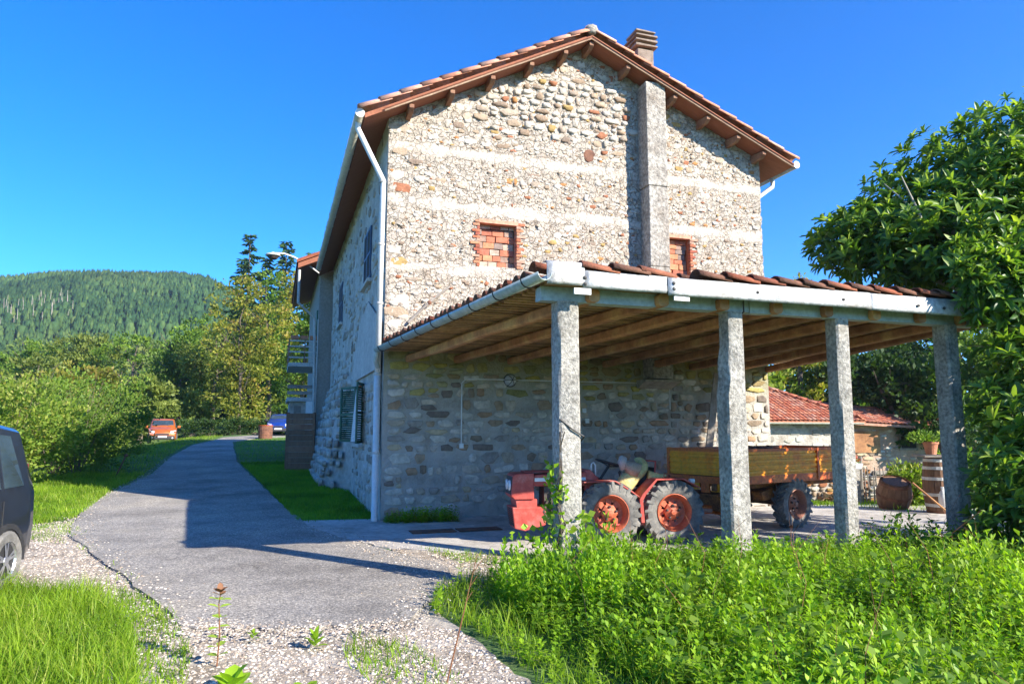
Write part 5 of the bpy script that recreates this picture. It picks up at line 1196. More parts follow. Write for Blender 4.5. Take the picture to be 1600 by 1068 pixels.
# roofs: slab with a tile field on top
def slab(name, P, th, mat, parent):
    n = len(P); return MB().add([tuple(p) for p in P] + [(p[0], p[1], p[2]-th) for p in P], [tuple(range(n)), tuple(range(2*n-1, n-1, -1))] + [(i, n+i, n+(i+1) % n, (i+1) % n) for i in range(n)]).build(name, mat, parent)
rA = [(-4.7, -.4, 2.38), (2.35, -.4, 2.38), (.2, 2.9, 3.75), (-4.7, 2.9, 3.75)]
rA2 = [(2.35, -.4, 2.38), (2.35, 5.5, 2.38), (.2, 2.9, 3.75)]
rf1 = slab('roof', rA, .08, 'tile_barn', barn); slab('roof', rA2, .08, 'tile_barn', barn)
tpl = tile_tpl(.36, .075, .068, .012, 4)
def field(poly, along, ud, nr, dc, dr, parent, mat, name):
    al, ud, nr = Vector(along).normalized(), Vector(ud).normalized(), Vector(nr).normalized(); p0 = Vector(poly[0]); Rm = []; P = []
    pl = [((Vector(q)-p0).dot(al), (Vector(q)-p0).dot(ud)) for q in poly]; mx = max(a for a, b in pl); my = max(b for a, b in pl); mnx = min(a for a, b in pl)
    pts = []; 
    for c in range(int((mx-mnx)/dc)+1):
        for r_ in range(int(my/dr)+1): pts.append((mnx+c*dc+dc/2, r_*dr-.02))
    ok = inpoly(np.array([(a, max(b+.05, .02)) for a, b in pts]), pl)
    for (a, b), k in zip(pts, ok):
        if not k: continue
        d = (ud - nr*.05 + al*random.uniform(-.015, .015)).normalized(); y = nr.cross(d).normalized(); n2 = d.cross(y); q = p0+al*a+ud*b+nr*(.02+random.uniform(0, .012))
        Rm.append([[d.x, y.x, n2.x], [d.y, y.y, n2.y], [d.z, y.z, n2.z]]); P.append(q[:])
    V, F, T = replicate(tpl[0], tpl[1], np.array(Rm), np.array(P), np.ones((len(P), 3)), rng.random(len(P)))
    o = link(name, npmesh(name, V, F, T), mat, parent); o['kind'] = 'stuff'
sA = Vector((0, 3.3, 1.37)).normalized(); field(rA, (1, 0, 0), sA, (0, -sA.z, sA.y), .16, .26, barn, 'tile_barn', 'roof_tiles')
sB = Vector((-1, 0, .637)).normalized(); field(rA2, (0, 1, 0), sB, (.637, 0, 1), .16, .26, barn, 'tile_barn', 'roof_tiles')
rB = [(2.1, .1, 2.36), (6.9, .1, 2.12), (6.5, 2.9, 2.62), (2.1, 3.0, 3.12)]
slab('roof', rB, .08, 'tile_barn', barn)
eA = (Vector(rB[1])-Vector(rB[0])).normalized(); eB = (Vector(rB[3])-Vector(rB[0])).normalized(); field(rB, eA, eB, eA.cross(eB), .16, .26, barn, 'tile_barn', 'roof_tiles')
Pn = [Vector((2.35, -.4, 2.44)), Vector((.2, 2.9, 3.82))]
for i in range(11):
    t = (i+.5)/11; q = Pn[0].lerp(Pn[1], t); d = (Pn[1]-Pn[0]).normalized(); y = Vector((0, 0, 1)).cross(d).normalized(); n2 = d.cross(y)
    me = npmesh('ridge_tile', tile_tpl(.42, .11, .10)[0], TT[1], np.zeros(len(TT[0]))) if i == 0 else me
    link('ridge_tile', me, 'tile_barn', barn, mat4=Matrix(((d.x, y.x, n2.x, q.x), (d.y, y.y, n2.y, q.y), (d.z, y.z, n2.z, q.z), (0, 0, 0, 1))))
for i in range(12):
    t = i/11; q = Vector(rB[3]).lerp(Vector(rB[2]), t); link('ridge_tile', me, 'tile_barn', barn, (q.x, q.y, q.z+.03+random.uniform(-.02, .05)), (random.uniform(-.2, .2), random.uniform(-.2, .2), random.uniform(-.5, .5)))
# low sunlit stone wall beside it
lw_ = empty('low_stone_wall', (8.05, 18.6, g(8.05, 18.6)), R(4), 'low pale dry-stone wall in the sun behind the trailer wheel', 'wall')
MB().box((-1.4, .02, -.2), (1.5, .35, .68)).build('core', 'barn_wall', lw_)
for s, z, w_, h in lay_stones(-1.4, 1.5, .0, .70, (.11, .16), (.16, .34), lambda s, z: 1, 41, .008):
    link('stone', stone_mesh(random.randrange(len(ST)), 'stone_high'), None, lw_, (s, .015, z), (0, 0, 0), (w_, .045, h))
for i in range(10): MB().blob((-1.3+i*.29, .17, .70), (.17, .20, .05), 8, 5, .2, i).build('capstone', 'stone_grey', lw_)

# ------------------------------------------------------------------ yard clutter on the right
def barrel(root, r, h, sx=1):
    n = 16; prof = lambda t: r*(.80+.20*math.sin(math.pi*t))
    for k in range(n):
        m = MB(); a0, a1 = 2*math.pi*k/n+.012, 2*math.pi*(k+1)/n-.012
        for j in range(9):
            t = j/8
            for a in (a0, a1):
                for q in (0, -.025): m.v.append(((prof(t)+q)*math.cos(a), (prof(t)+q)*math.sin(a), h*t))
        for j in range(8):
            b = j*4; m.f += [(b, b+2, b+6, b+4), (b+1, b+5, b+7, b+3), (b, b+4, b+5, b+1), (b+2, b+3, b+7, b+6)]
        m.build('stave', 'barrel_wood', root)
    MB().lathe([(0, h*.965), (prof(1)-.02, h*.965)], 16).build('lid', 'barrel_wood', root)
    return prof
bx, by = 8.28, 13.9
bz = g(bx, by)
br = empty('wine_barrel', (bx, by, bz-.02), 0, 'upright brown wine barrel with pale hoops standing behind the rightmost visible post', 'barrel')
pf = barrel(br, .28, 1.12)
for t in (.05, .17, .35, .62, .80, .93):
    rr = pf(t)+.004; MB().lathe([(pf(t-.02)+.005, 1.12*(t-.026)), (pf(t+.02)+.005, 1.12*(t+.026)), (pf(t+.02)-.004, 1.12*(t+.026)), (pf(t-.02)-.004, 1.12*(t-.026))], 20, 'z', close=True).build('hoop', 'hoop_pale' if t != .05 else 'rust', br)
o = MB().prism([(-.38, -.26), (.34, -.30), (.38, .24), (-.34, .29)], 0, .035, 'xy').build('board', 'weathered_wood', None, loc=(bx, by, bz+1.085)); tag(o, 'flat grey board lying on top of the wine barrel', 'board')
o = empty('flower_pot', (bx-.16, by-.10, bz+1.135), 0, 'small terracotta flower pot with a sprawling green plant on the barrel', 'pot')
MB().lathe([(0, 0), (.09, 0), (.13, .20), (.145, .20), (.145, .24), (.125, .24), (.11, .18), (0, .18)], 16).build('pot', 'terracotta', o)
o_pot = o
o = empty('flower_pot', (bx+.17, by-.05, bz+1.135), 0, 'black plastic flower pot beside the terracotta one on the barrel', 'pot')
MB().lathe([(0, 0), (.10, 0), (.15, .20), (.16, .20), (.16, .23), (.14, .23), (.12, .17), (0, .17)], 16).build('pot', 'black_iron', o)
def plantball(name, parent, c, r, n, L, mat, seed=0, up=.4, tpl=LEAFQ, wscale=.8):
    D = unit(n); D[:, 2] = np.abs(D[:, 2])*.9 + up*.3
    P = np.array(c) + D*np.array(r)*(rng.random(n)**.5)[:, None]
    Dd = D + unit(n)*.8; s = L*rng.uniform(.6, 1.2, n)
    V, F, T = replicate(tpl[0], tpl[1], basis(Dd), P, np.stack([s, s*wscale, s], 1), rng.random(n))
    return link(name, npmesh(name, V, F, T), mat, parent)
plantball('foliage', o_pot, (-.12, 0, .24), (.30, .24, .20), 260, .09, 'leaf_green')
plantball('foliage', o, (.04, 0, .22), (.24, .2, .24), 220, .09, 'leaf_loquat')
# tilted half barrel
hb = empty('half_barrel', (7.78, 14.7, g(7.78, 14.7)+.02), 0, 'weathered half barrel tilting in the grass next to the wine barrel', 'barrel')
hb.rotation_euler = (R(16), R(-17), R(38))
pf2 = barrel(hb, .33, .60)
for t in (.12, .52, .9): MB().lathe([(pf2(t-.03)+.006, .62*(t-.04)), (pf2(t+.03)+.006, .62*(t+.04)), (pf2(t+.03)-.004, .62*(t+.04)), (pf2(t-.03)-.004, .62*(t-.04))], 20, 'z', close=True).build('hoop', 'rust', hb)
hb.location.z += .02
# handle leaning on the barrel
o = MB().tube([(7.55, 13.5, bz+.62), (8.1, 13.4, bz+.10)], .018, 6).build('tool_handle', 'old_wood'); tag(o, 'old wooden tool handle leaning at a slant before the wine barrel', 'tool')
o = MB().blob((8.12, 13.52, bz+.32), (.08, .08, .17), 10, 8, .1).build('plastic_jug', 'white_paint', smooth=True); MB().tube([(8.12, 13.52, bz+.47), (8.12, 13.52, bz+.54)], .03, 8).build('neck', 'white_paint', o); tag(o, 'pale plastic jug hanging against the wine barrel staves', 'jug')
# picket fence of sticks
fx0, fy0 = 8.4, 17.0
fn = empty('stick_fence', (fx0, fy0, g(fx0, fy0)), R(-18), 'short fence of thin grey sticks between the wood pile and half barrel', 'fence')
for i in range(13):
    h = random.uniform(.75, .95); MB().tube([(i*.085, 0, -.05), (i*.085+random.uniform(-.05, .05), .02, h)], [.018, .013], 5).build('stick', 'weathered_wood', fn)
for z in (.25, .62): MB().tube([(-.05, .02, z), (1.1, .02, z+.03)], .012, 5).build('cross_wire', 'black_iron', fn)
MB().tube([(-.10, 0, -.1), (-.09, .02, 1.10)], .045, 7).build('stake', 'weathered_wood', fn)
# wood pile of split pieces
wp = empty('wood_pile', (8.15, 17.7, g(8.15, 17.7)), R(12), 'untidy pile of split firewood and bark behind the third post', 'firewood')
for i in range(70):
    x, z = random.uniform(-.45, .62), random.random()**1.3; z = z*(.95-.55*max(0, x+.2)); a = random.uniform(-.5, .5)
    l = random.uniform(.22, .45); r_ = random.uniform(.025, .05)
    m = MB().prism([(0, 0), (r_*2, 0), (r_*1.6, r_*1.3), (r_*.4, r_*1.5)], -l/2, l/2, 'xz' if i % 3 else 'yz')
    o = m.build('log', 'wood_piece', wp, loc=(x, random.uniform(-.1, .25), max(.02, z)), rot=(random.uniform(-.35, .35), random.uniform(-.6, .6), a))
# stone pedestal with white trough of red flowers
pd = empty('flower_pedestal', (7.75, 16.2, g(7.75, 16.2)), R(5), 'small white trough of red flowers on a concrete pillar behind the third post', 'planter')
part('pillar', 'concrete_post', pd, MB().box((-.09, -.09, -.1), (.09, .09, .80)), .012)
part('trough', 'white_paint', pd, MB().prism([(-.18, .92), (-.12, .80), (.12, .80), (.18, .92)], -.1, .1), .01)
plantball('foliage', pd, (0, 0, .93), (.17, .1, .13), 150, .05, 'leaf_green'); plantball('flowers', pd, (0, 0, .97), (.17, .1, .13), 90, .045, 'flower_red')
o = MB().blob((8.0, 12.6, g(8, 12.6)+.03), (.3, .22, .09), 9, 6, .25, 2).build('flat_stone', 'stone_grey'); tag(o, 'flat grey stone lying in the short grass before the barrels', 'stone')
ds = empty('drain_cover', (-1.15, 11.35, .03), TH, 'two dark rectangular drain slabs set in the concrete by the house corner', 'drain')
for x in (-.45, .30): MB().box((x, -.16, 0), (x+.70, .16, .012)).build('slab', 'rust', ds)
# fallen log under the loquat
o = MB().tube([(7.9, 9.7, .55), (8.8, 9.5, .42), (9.6, 9.3, .30)], [.07, .09, .10], 9).build('log', 'old_wood'); tag(o, 'brown fallen log in the shade beneath the big-leaved tree', 'log')

# ------------------------------------------------------------------ vegetation
def crown(name, parent, blobs, n, L, mat, tpl=LEAFQ, wsc=.8, shell=.55, droop=0, up=.3, spread=.35):
    """leaf-sized faces in clumps through a set of ellipsoids (cx,cy,cz,rx,ry,rz)"""
    bl = np.array(blobs, float); vol = (bl[:, 3]*bl[:, 4]*bl[:, 5])**.66; pr = vol/vol.sum(); out = []
    nc = max(12, n//38); bi = rng.choice(len(bl), nc, p=pr); D = unit(nc); rad = (shell + (1-shell)*rng.random(nc)**.6)*rng.uniform(.72, 1.22, nc)
    Cc = bl[bi, :3] + D*bl[bi, 3:]*rad[:, None]; k = rng.integers(0, nc, n); cs = np.minimum.reduce([bl[bi, 3], bl[bi, 4], bl[bi, 5]])*spread*rng.uniform(.5, 1.2, nc)
    off = rng.normal(size=(n, 3))*cs[k][:, None]*.55; off[:, 2] *= .7
    P = Cc[k] + off; Dd = D[k]*.8 + unit(n)*.9 + np.array([0, 0, up-droop]); s = L*rng.uniform(.6, 1.25, n)
    tint = np.clip(.15 + .6*rng.random(n)*1.0 + .35*(rng.random(nc)-.4)[k] + .12*(D[k, 2]), 0, 1)
    V, F, T = replicate(tpl[0], tpl[1], basis(Dd), P, np.stack([s, s*wsc, s], 1), tint)
    return link(name, npmesh(name, V, F, T), mat, parent)
def limbs(m, base, top, r0, n, spread, seed, len_=1.0):
    r_ = random.Random(seed); base = Vector(base); top = Vector(top); H = (top-base).length
    mid = [base.lerp(top, t) + Vector((r_.uniform(-1, 1), r_.uniform(-1, 1), 0))*.03*H*(t > 0) for t in (0, .2, .4, .6, .8, 1)]
    m.tube(mid, [r0, r0*.82, r0*.66, r0*.48, r0*.3, r0*.12], 8)
    for i in range(n):
        t = r_.uniform(.25, .85); p = base.lerp(top, t); a = r_.uniform(0, 6.28); l = spread*len_*r_.uniform(.5, 1)*(1.1-t*.5)
        d = Vector((math.cos(a), math.sin(a), r_.uniform(.3, .9))); q = p + d*l*.5; e = q + Vector((d.x, d.y, d.z*1.3))*l*.5 + Vector((0, 0, .1*l))
        m.tube([p, q, e], [r0*.35*(1.1-t), r0*.2, r0*.06], 5)
        for _ in range(2):
            f = q + Vector((r_.uniform(-1, 1), r_.uniform(-1, 1), r_.uniform(.1, 1)))*l*.35; m.tube([q, f], [r0*.14, r0*.03], 4)
def tree(name, x, y, h, rx, label, group, mat='leaf_green', n=3500, L=.4, trunk=.3, base=.25, bark='bark', seed=0, wide=1.0, gap=.5, cat='tree', nl=14, low=False, zo=0):
    z = g(x, y)+zo; t = empty(name, (x, y, z), 0, label, cat, group); r_ = random.Random(seed*13+5)
    m = MB(); limbs(m, (0, 0, -.3), (r_.uniform(-.1, .1)*rx, 0, h*.9), trunk, nl, rx*.8, seed); m.build('trunk', bark, t)
    bl = []
    for i in range(9):
        a = r_.uniform(0, 6.28); q = r_.uniform(.15, .62); zz = r_.uniform(base, .86)
        wfac = math.sin(math.pi*min(1, max(0, (zz-base*.6)/(1.08-base*.6))))**.6
        bl.append((rx*q*math.cos(a)*wide*wfac, rx*q*math.sin(a)*wfac, h*zz, rx*.5*r_.uniform(.7, 1.1), rx*.5*r_.uniform(.7, 1.1), h*.15*r_.uniform(.8, 1.3)))
    bl.append((0, 0, h*.86, rx*.42, rx*.42, h*.13))
    crown('crown', t, bl, n, L, mat, up=.3)
    return t
# loquat with large leaves in rosettes, standing right of the canopy
LQ = (7.45, 9.5); loq = empty('loquat_tree', (LQ[0], LQ[1], g(*LQ)), 0, 'big-leaved evergreen tree filling the right edge and hiding the end of the canopy', 'tree')
m = MB()
limbs(m, (0, 0, -.2), (.3, .3, 5.6), .17, 5, 2.0, 4)
for (a, l, z, e) in ((2.9, 2.5, 3.7, .9), (2.5, 2.2, 4.2, 1.1), (3.4, 2.2, 4.0, .7), (4.4, 1.3, 3.7, .7), (1.8, 2.0, 4.4, 1.0)):
    p = Vector((0, 0, z-.6)); q = p+Vector((math.cos(a)*l*.5, math.sin(a)*l*.5, .35)); r_ = q+Vector((math.cos(a)*l*.5, math.sin(a)*l*.5, e*.6)); m.tube([p, q, r_], [.085, .06, .02], 7)
    for k in range(7):
        s_ = q.lerp(r_, random.random()); m.tube([s_, s_+Vector((random.uniform(-.5, .4), random.uniform(-.6, .4), random.uniform(.1, .7)))], [.02, .008], 5)
m.build('trunk', 'bark_pale', loq)
def rosettes(n_try):
    bl = np.array([(5.95,9.6,3.95,1.55,1.3,.75),(6.5,9.8,4.5,1.55,1.4,.85),(7.1,9.8,5.0,1.6,1.3,.85),(8.0,9.8,5.35,1.6,1.3,.9),(7.45,9.4,4.0,1.9,1.5,1.2),(8.6,9.7,3.4,1.7,1.5,1.9),(5.1,9.8,4.05,.75,.8,.5),(9.2,9.8,4.8,1.6,1.4,1.2),
        (6.25,8.15,1.7,.85,.45,.9),(5.75,7.75,.95,.75,.55,.75),(6.7,7.7,1.0,.9,.6,.9),(6.55,8.45,2.9,.75,.33,.8),(5.75,8.22,3.12,.55,.22,.40),(5.95,8.28,3.05,.6,.24,.45),(5.55,8.2,3.25,.4,.2,.28),(6.3,8.4,3.1,.6,.25,.6),(6.0,8.3,3.3,.7,.25,.4),(6.1,8.45,3.5,.8,.35,.4),(5.6,9.2,3.75,1.1,.8,.35),(6.95,8.5,2.6,.9,.5,1.0),(5.6,7.6,.45,.7,.5,.4)])
    P = []; N = []
    w_ = bl[:, 3]*bl[:, 5] + .25; pr = w_/w_.sum()
    while len(P) < n_try:
        i = rng.choice(len(bl), p=pr); d = unit(1)[0]; d[2] = d[2] if rng.random() < .8 else abs(d[2]); rad = rng.uniform(.6, 1.1)
        wx, wy, wz = bl[i, :3] + d*bl[i, 3:]*rad
        front = (wx-HW(0, -6.6)[0])*VV[0] + (wy-HW(0, -6.6)[1])*VV[1]
        rt_ = (wx-C0[0])*U[0] + (wy-C0[1])*U[1]
        if front > -.06 and rt_ < 7.0+.27*front + .15 and wz < 3.42: continue
        if wz < .15: continue
        P.append((wx-LQ[0], wy-LQ[1], wz)); N.append(d)
    return np.array(P), np.array(N)
P, N = rosettes(5200)
leafs = []; k = 9
m_ = len(P); Pk = np.repeat(P, k, 0); Nk = np.repeat(N + np.array([0, 0, .75]), k, 0); Nk /= np.linalg.norm(Nk, axis=1, keepdims=True)
Bz = basis(Nk, np.array([.3, .9, .1])); ang = np.tile(np.arange(k)*2.4, m_) + np.repeat(rng.random(m_)*6.28, k); el = np.tile(np.linspace(.0, 1.1, k), m_) + rng.normal(size=m_*k)*.16
D = Bz[..., 1]*(np.cos(ang)*np.cos(el))[:, None] + Bz[..., 2]*(np.sin(ang)*np.cos(el))[:, None] + Nk*np.sin(el)[:, None]
D[:, 2] -= .22*(1-np.sin(el))
Rm = basis(D); up_ = Nk - D*np.sum(Nk*D, 1, keepdims=True); up_ /= np.linalg.norm(up_, axis=1, keepdims=True)+1e-9
Y_ = np.cross(up_, D); Rm = np.stack([D/np.linalg.norm(D, axis=1, keepdims=True), Y_/(np.linalg.norm(Y_, axis=1, keepdims=True)+1e-9), up_], 2)
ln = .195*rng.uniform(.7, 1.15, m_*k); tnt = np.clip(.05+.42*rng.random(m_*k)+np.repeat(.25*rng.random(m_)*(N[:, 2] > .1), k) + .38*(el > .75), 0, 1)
ln *= np.repeat(rng.uniform(.7, 1.15, m_), k); Sx = np.stack([ln, ln*.95*rng.uniform(.8, 1.2, m_*k), ln*1.3*rng.uniform(.2, 2.2, m_*k)], 1)
# the nearest leaves on the lit side are parts of their own
vis = np.argsort(np.linalg.norm(P + np.array([LQ[0], LQ[1], 0]) - np.array([0, 0, 1.6]), axis=1) - .9*N[:, 0]*-1); chosen = set(vis[:33])
idx = np.array([i for i in range(m_*k) if i//k in chosen][:297]); rest = np.setdiff1d(np.arange(m_*k), idx)
lv = []
for q in range(4):
    me = npmesh('leaf', LEAF4[0], LEAF4[1], np.full(len(LEAF4[0]), .25+.2*q)); me.materials.append(M['leaf_loquat']); lv.append(me)
for i in idx:
    q = Rm[i]*Sx[i][None, :]; p = Pk[i]; link('leaf', lv[min(3, int(tnt[i]*4))], None, loq, mat4=Matrix([[*q[0], p[0]], [*q[1], p[1]], [*q[2], p[2]], [0, 0, 0, 1]]))
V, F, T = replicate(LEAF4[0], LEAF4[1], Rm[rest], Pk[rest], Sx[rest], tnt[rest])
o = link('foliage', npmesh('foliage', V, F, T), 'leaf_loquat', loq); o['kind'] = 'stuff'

# trees and bushes on the left and behind
GB_ = 'trees and bushes beyond the bend of the road'
def conifer(x, y, h, r, label, seed):
    z = g(x, y)-1; t = empty('spruce_tree', (x, y, z), 0, label, 'tree', 'tall conifers behind the road'); r_ = random.Random(seed)
    MB().tube([(0, 0, 0), (0, 0, h*.5), (0, 0, h)], [.28, .16, .03], 7).build('trunk', 'bark', t)
    P = []; D = []; S = []
    for i in range(44):
        f = (i+.5)/44; zz = h*(.12+.88*f); rad = r*(1-f)**.75*r_.uniform(.55, 1.15)+.15; nbr = int(8-4*f)
        for b in range(nbr):
            a = r_.uniform(0, 6.28); q = rad*r_.uniform(.7, 1.1); ns = int(8+q*9)
            for s in range(ns):
                u_ = (s+.6)/ns; P.append((math.cos(a)*q*u_ + r_.gauss(0, .10), math.sin(a)*q*u_ + r_.gauss(0, .10), zz - .22*q*u_ + .25*q*u_*u_*.6 + r_.gauss(0, .07))); D.append((math.cos(a)+r_.uniform(-.9, .9), math.sin(a)+r_.uniform(-.9, .9), -.25+r_.uniform(-.3, .3))); S.append(.60*r_.uniform(.6, 1.2))
    P, D, S = np.array(P), np.array(D), np.array(S)
    V, F, T = replicate(LEAFQ[0], LEAFQ[1], basis(D), P, np.stack([S, S*.6, S], 1), rng.random(len(P)))
    link('crown', npmesh('crown', V, F, T), 'leaf_conifer', t)
conifer(-28.6, 75, 21.8, 3.8, 'tallest dark spruce standing above the wood left of the farmhouse', 1)
conifer(-26.0, 73, 18.6, 3.2, 'shorter dark spruce close beside the tallest one', 2)
conifer(-23.6, 72, 20.2, 3.6, 'dark spruce with its top just below the street lamp', 3)
conifer(-21.4, 74, 19.4, 3.2, 'dark spruce hard against the corner of the neighbouring house', 4)
conifer(-31.5, 80, 16.0, 3.0, 'low broad spruce on the left flank of the conifer group', 6)
wl = tree('walnut_tree', -20.8, 54, 12.2, 3.9, 'half bare yellowing walnut tree with a pale forked trunk above the road bend', GB_, 'leaf_yellow', 7500, .30, .15, .15, 'bark', 3, nl=30)
trs = [(-29.5, 62, 9.5, 4.2, 'leaf_green', 'round green tree left of the walnut'), (-25.5, 60, 9.5, 3.9, 'leaf_olive', 'olive-green tree filling the gap behind the walnut'),
       (-17.6, 60, 15.0, 4.0, 'leaf_yellow', 'tall yellow-green tree between walnut and house'), (-15.0, 57, 12.5, 3.4, 'leaf_green', 'green tree rising beside the balconies'),
       (-35.5, 66, 9.0, 4.6, 'leaf_green', 'broad tree behind the orange car'), (-42.0, 70, 9.5, 5.0, 'leaf_olive', 'wide olive-green tree in the middle of the wood'),
       (-49, 72, 9.0, 5.2, 'leaf_green', 'broad crown left of the olive-green one'), (-38, 56, 6.4, 3.6, 'leaf_olive', 'low pale tree in front of the wood'),
       (-55, 74, 8.0, 5.0, 'leaf_green', 'leftmost of the broad crowns in the wood'), (-22.8, 66, 15.5, 4.2, 'leaf_green', 'tall green tree in front of the spruces'),
       (-31.0, 50, 6.6, 3.0, 'leaf_yellow', 'small yellowing tree behind the orange car'), (-27.0, 51.5, 5.2, 2.3, 'leaf_olive', 'pale flowering shrub tree right of the orange car'), (-32, 72, 12.0, 4.6, 'leaf_green', 'green rounded tree below the conifers'),
       (-26.5, 41, 5.6, 2.6, 'leaf_yellow', 'yellow-leaved small tree left of the orange car')]
for i, (x, y, h, r_, mt, lb) in enumerate(trs): tree('broadleaf_tree', x, y, h, r_, lb, GB_, mt, 7000, .34, .24, .12, seed=20+i, zo=-.2)
def bush(x, y, r_, h, mat, n, L, label, seed, zo=0):
    z = g(x, y)+zo; t = empty('bush', (x, y, z), 0, label, 'bush', 'bushes along the left verge'); h *= 1.18; rr = random.Random(seed); m = MB()
    for i in range(12):
        a = rr.uniform(0, 6.28); q = rr.uniform(.3, .9); m.tube([(0, 0, 0), (r_*q*.45*math.cos(a), r_*q*.45*math.sin(a), h*.45), (r_*q*math.cos(a), r_*q*math.sin(a), h*rr.uniform(.6, 1))], [.02, .012, .004], 4)
    m.build('stems', 'bark', t)
    bl = [(rr.uniform(-.6, .6)*r_, rr.uniform(-.6, .6)*r_, h*rr.uniform(.25, .75), r_*.5*rr.uniform(.7, 1.1), r_*.5*rr.uniform(.7, 1.1), h*.27*rr.uniform(.8, 1.2)) for _ in range(9)]
    crown('foliage', t, bl, int(n*1.35), L, mat, shell=.4, up=.5, spread=.42)
bs = [(-12.9, 15.9, 1.5, 2.3, 'leaf_bush', 'pale broad-leaved bush right behind the black car', .24), (-13.2, 18.5, 1.8, 3.0, 'leaf_bush', 'tangled yellow-green bush with bare stems behind the black car', .12), (-13.6, 22.3, 1.7, 2.9, 'leaf_green', 'thick bramble bush nearest the bend', .11),
      (-15.2, 20.8, 2.2, 3.4, 'leaf_yellow', 'tall yellowish bush in the second row', .13), (-16.4, 25.5, 2.3, 3.4, 'leaf_green', 'rounded bush in front of the orange car', .13), (-18.2, 30.5, 2.4, 2.9, 'leaf_bush', 'low bright bush just left of the orange car', .13),
      (-17.6, 19.5, 2.4, 4.0, 'leaf_olive', 'grey-green bush at the left edge of the photo', .20), (-19.5, 25.0, 2.8, 3.8, 'leaf_yellow', 'yellow-leaved thicket behind the first bushes', .15), (-22.5, 33.0, 3.0, 4.4, 'leaf_olive', 'tall olive-green thicket in the middle of the slope', .16),
      (-21.9, 37.5, 1.5, 2.2, 'leaf_bush', 'small bush covering the left side of the orange car', .13), (-24.5, 28.5, 3.4, 5.0, 'leaf_green', 'big green bush at the far left', .17), (-29.0, 38, 3.6, 5.4, 'leaf_yellow', 'large yellowing bush below the wood', .18), (-28.5, 31, 3.2, 4.2, 'leaf_olive', 'broad grey-green bush low on the slope', .17), (-34.5, 43, 4.0, 6.4, 'leaf_green', 'dense green bush on the slope', .2)]
for i, (x, y, r_, h, mt, lb, L) in enumerate(bs): bush(x, y, r_, h, mt, 5600, L, lb, 60+i, -.25)
# clipped dark hedge behind the bend
hd = empty('hedge', (-20.0, 52.0, g(-20, 52)-.1), R(2), 'dark trimmed hedge running behind the road bend', 'hedge')
crown('foliage', hd, [(-4+i*.8, 0, .62, .75, .6, .72) for i in range(12)], 14000, .14, 'leaf_dark', shell=.7, spread=.5)
MB().box((-4.0, -.1, -.1), (4.4, .1, .35)).build('inner_branches', 'bark', hd)
for i, (x, y, h, r_, mt, lb) in enumerate([(16.8, 36, 7.5, 4.2, 'leaf_green', 'broad green tree filling the gap over the barn ridge'), (20.5, 29, 6.5, 3.8, 'leaf_olive', 'olive-green tree between barn and big-leaved tree'), (13.5, 33, 9.2, 2.6, 'leaf_yellow', 'light green tree top showing above the canopy roof'), (11.0, 31, 5.0, 3.2, 'leaf_bush', 'bright rounded tree behind the barn roof'), (15.2, 33, 6.0, 3.4, 'leaf_green', 'green tree right of the bright one behind the barn'),
        (18.5, 33, 9.0, 4.2, 'leaf_dark', 'dark tree over the right end of the barn'), (22.5, 35, 10.0, 4.8, 'leaf_dark', 'dark tree behind the wine barrel'), (14.6, 27, 5.2, 2.8, 'leaf_dark', 'dark bush at the end of the barn'), (17.5, 25, 6.0, 3.2, 'leaf_green', 'green tree half behind the big-leaved tree'), (8.0, 36, 5.6, 3.2, 'leaf_green', 'green crown just right of the house corner'), (26, 30, 9, 5, 'leaf_dark', 'dark tree at the far right edge')]):
    tree('broadleaf_tree', x, y, h, r_, lb, 'trees behind the barn', mt, 9000, .25, .2, .05, seed=80+i, zo=-.2)
for i, (x, y, r_, h, mt, lb) in enumerate([(10.2, 16.0, 1.1, 1.4, 'leaf_loquat', 'dark undergrowth right of the wine barrel'), (9.6, 11.3, 1.3, 1.1, 'leaf_green', 'shaded undergrowth behind the last post'), (8.7, 15.6, .55, .95, 'leaf_bush', 'bright leafy plant between half barrel and wine barrel'), (12.5, 18, 2.0, 2.6, 'leaf_dark', 'dark bush beyond the wine barrel')]):
    z = g(x, y); t = empty('shrub', (x, y, z), 0, lb, 'shrub', 'shrubs around the barrels')
    MB().tube([(0, 0, 0), (.1, 0, h*.6)], [.04, .01], 5).build('stems', 'bark', t)
    crown('foliage', t, [(0, 0, h*.5, r_*.8, r_*.8, h*.4), (r_*.4, .1, h*.4, r_*.6, r_*.5, h*.35), (-r_*.4, 0, h*.45, r_*.5, r_*.5, h*.4)], 2600, .13, mt, shell=.3, spread=.5)

# far wooded hill across the valley
def hillz(x, y):
    d = np.asarray(y, float); px = x/np.maximum(y, 1)*1108+800
    ridge = np.interp(px, [-600, -200, 0, 60, 120, 200, 260, 310, 345, 400, 480, 700, 1200, 2200], [205, 220, 232, 239, 241, 239, 238, 232, 214, 176, 130, 90, 60, 60])/1108*398
    t = sst(120, 430, d)
    return -9 + (ridge+11)*t**.85 - np.maximum(0, d-445)*.25
hx = np.linspace(-560, 420, 90); hy = np.linspace(95, 620, 60); X, Y = np.meshgrid(hx, hy, indexing='ij'); Z = hillz(X, Y) - 1
ny = len(hy); ii = (np.arange(len(hx)-1)[:, None]*ny + np.arange(ny-1)[None]).ravel()
o = link('hillside', npmesh('hillside', np.stack([X, Y, Z], -1).reshape(-1, 3), np.stack([ii, ii+ny, ii+ny+1, ii+1], 1), smooth=True), 'hillside_soil'); tag(o, kind='structure')
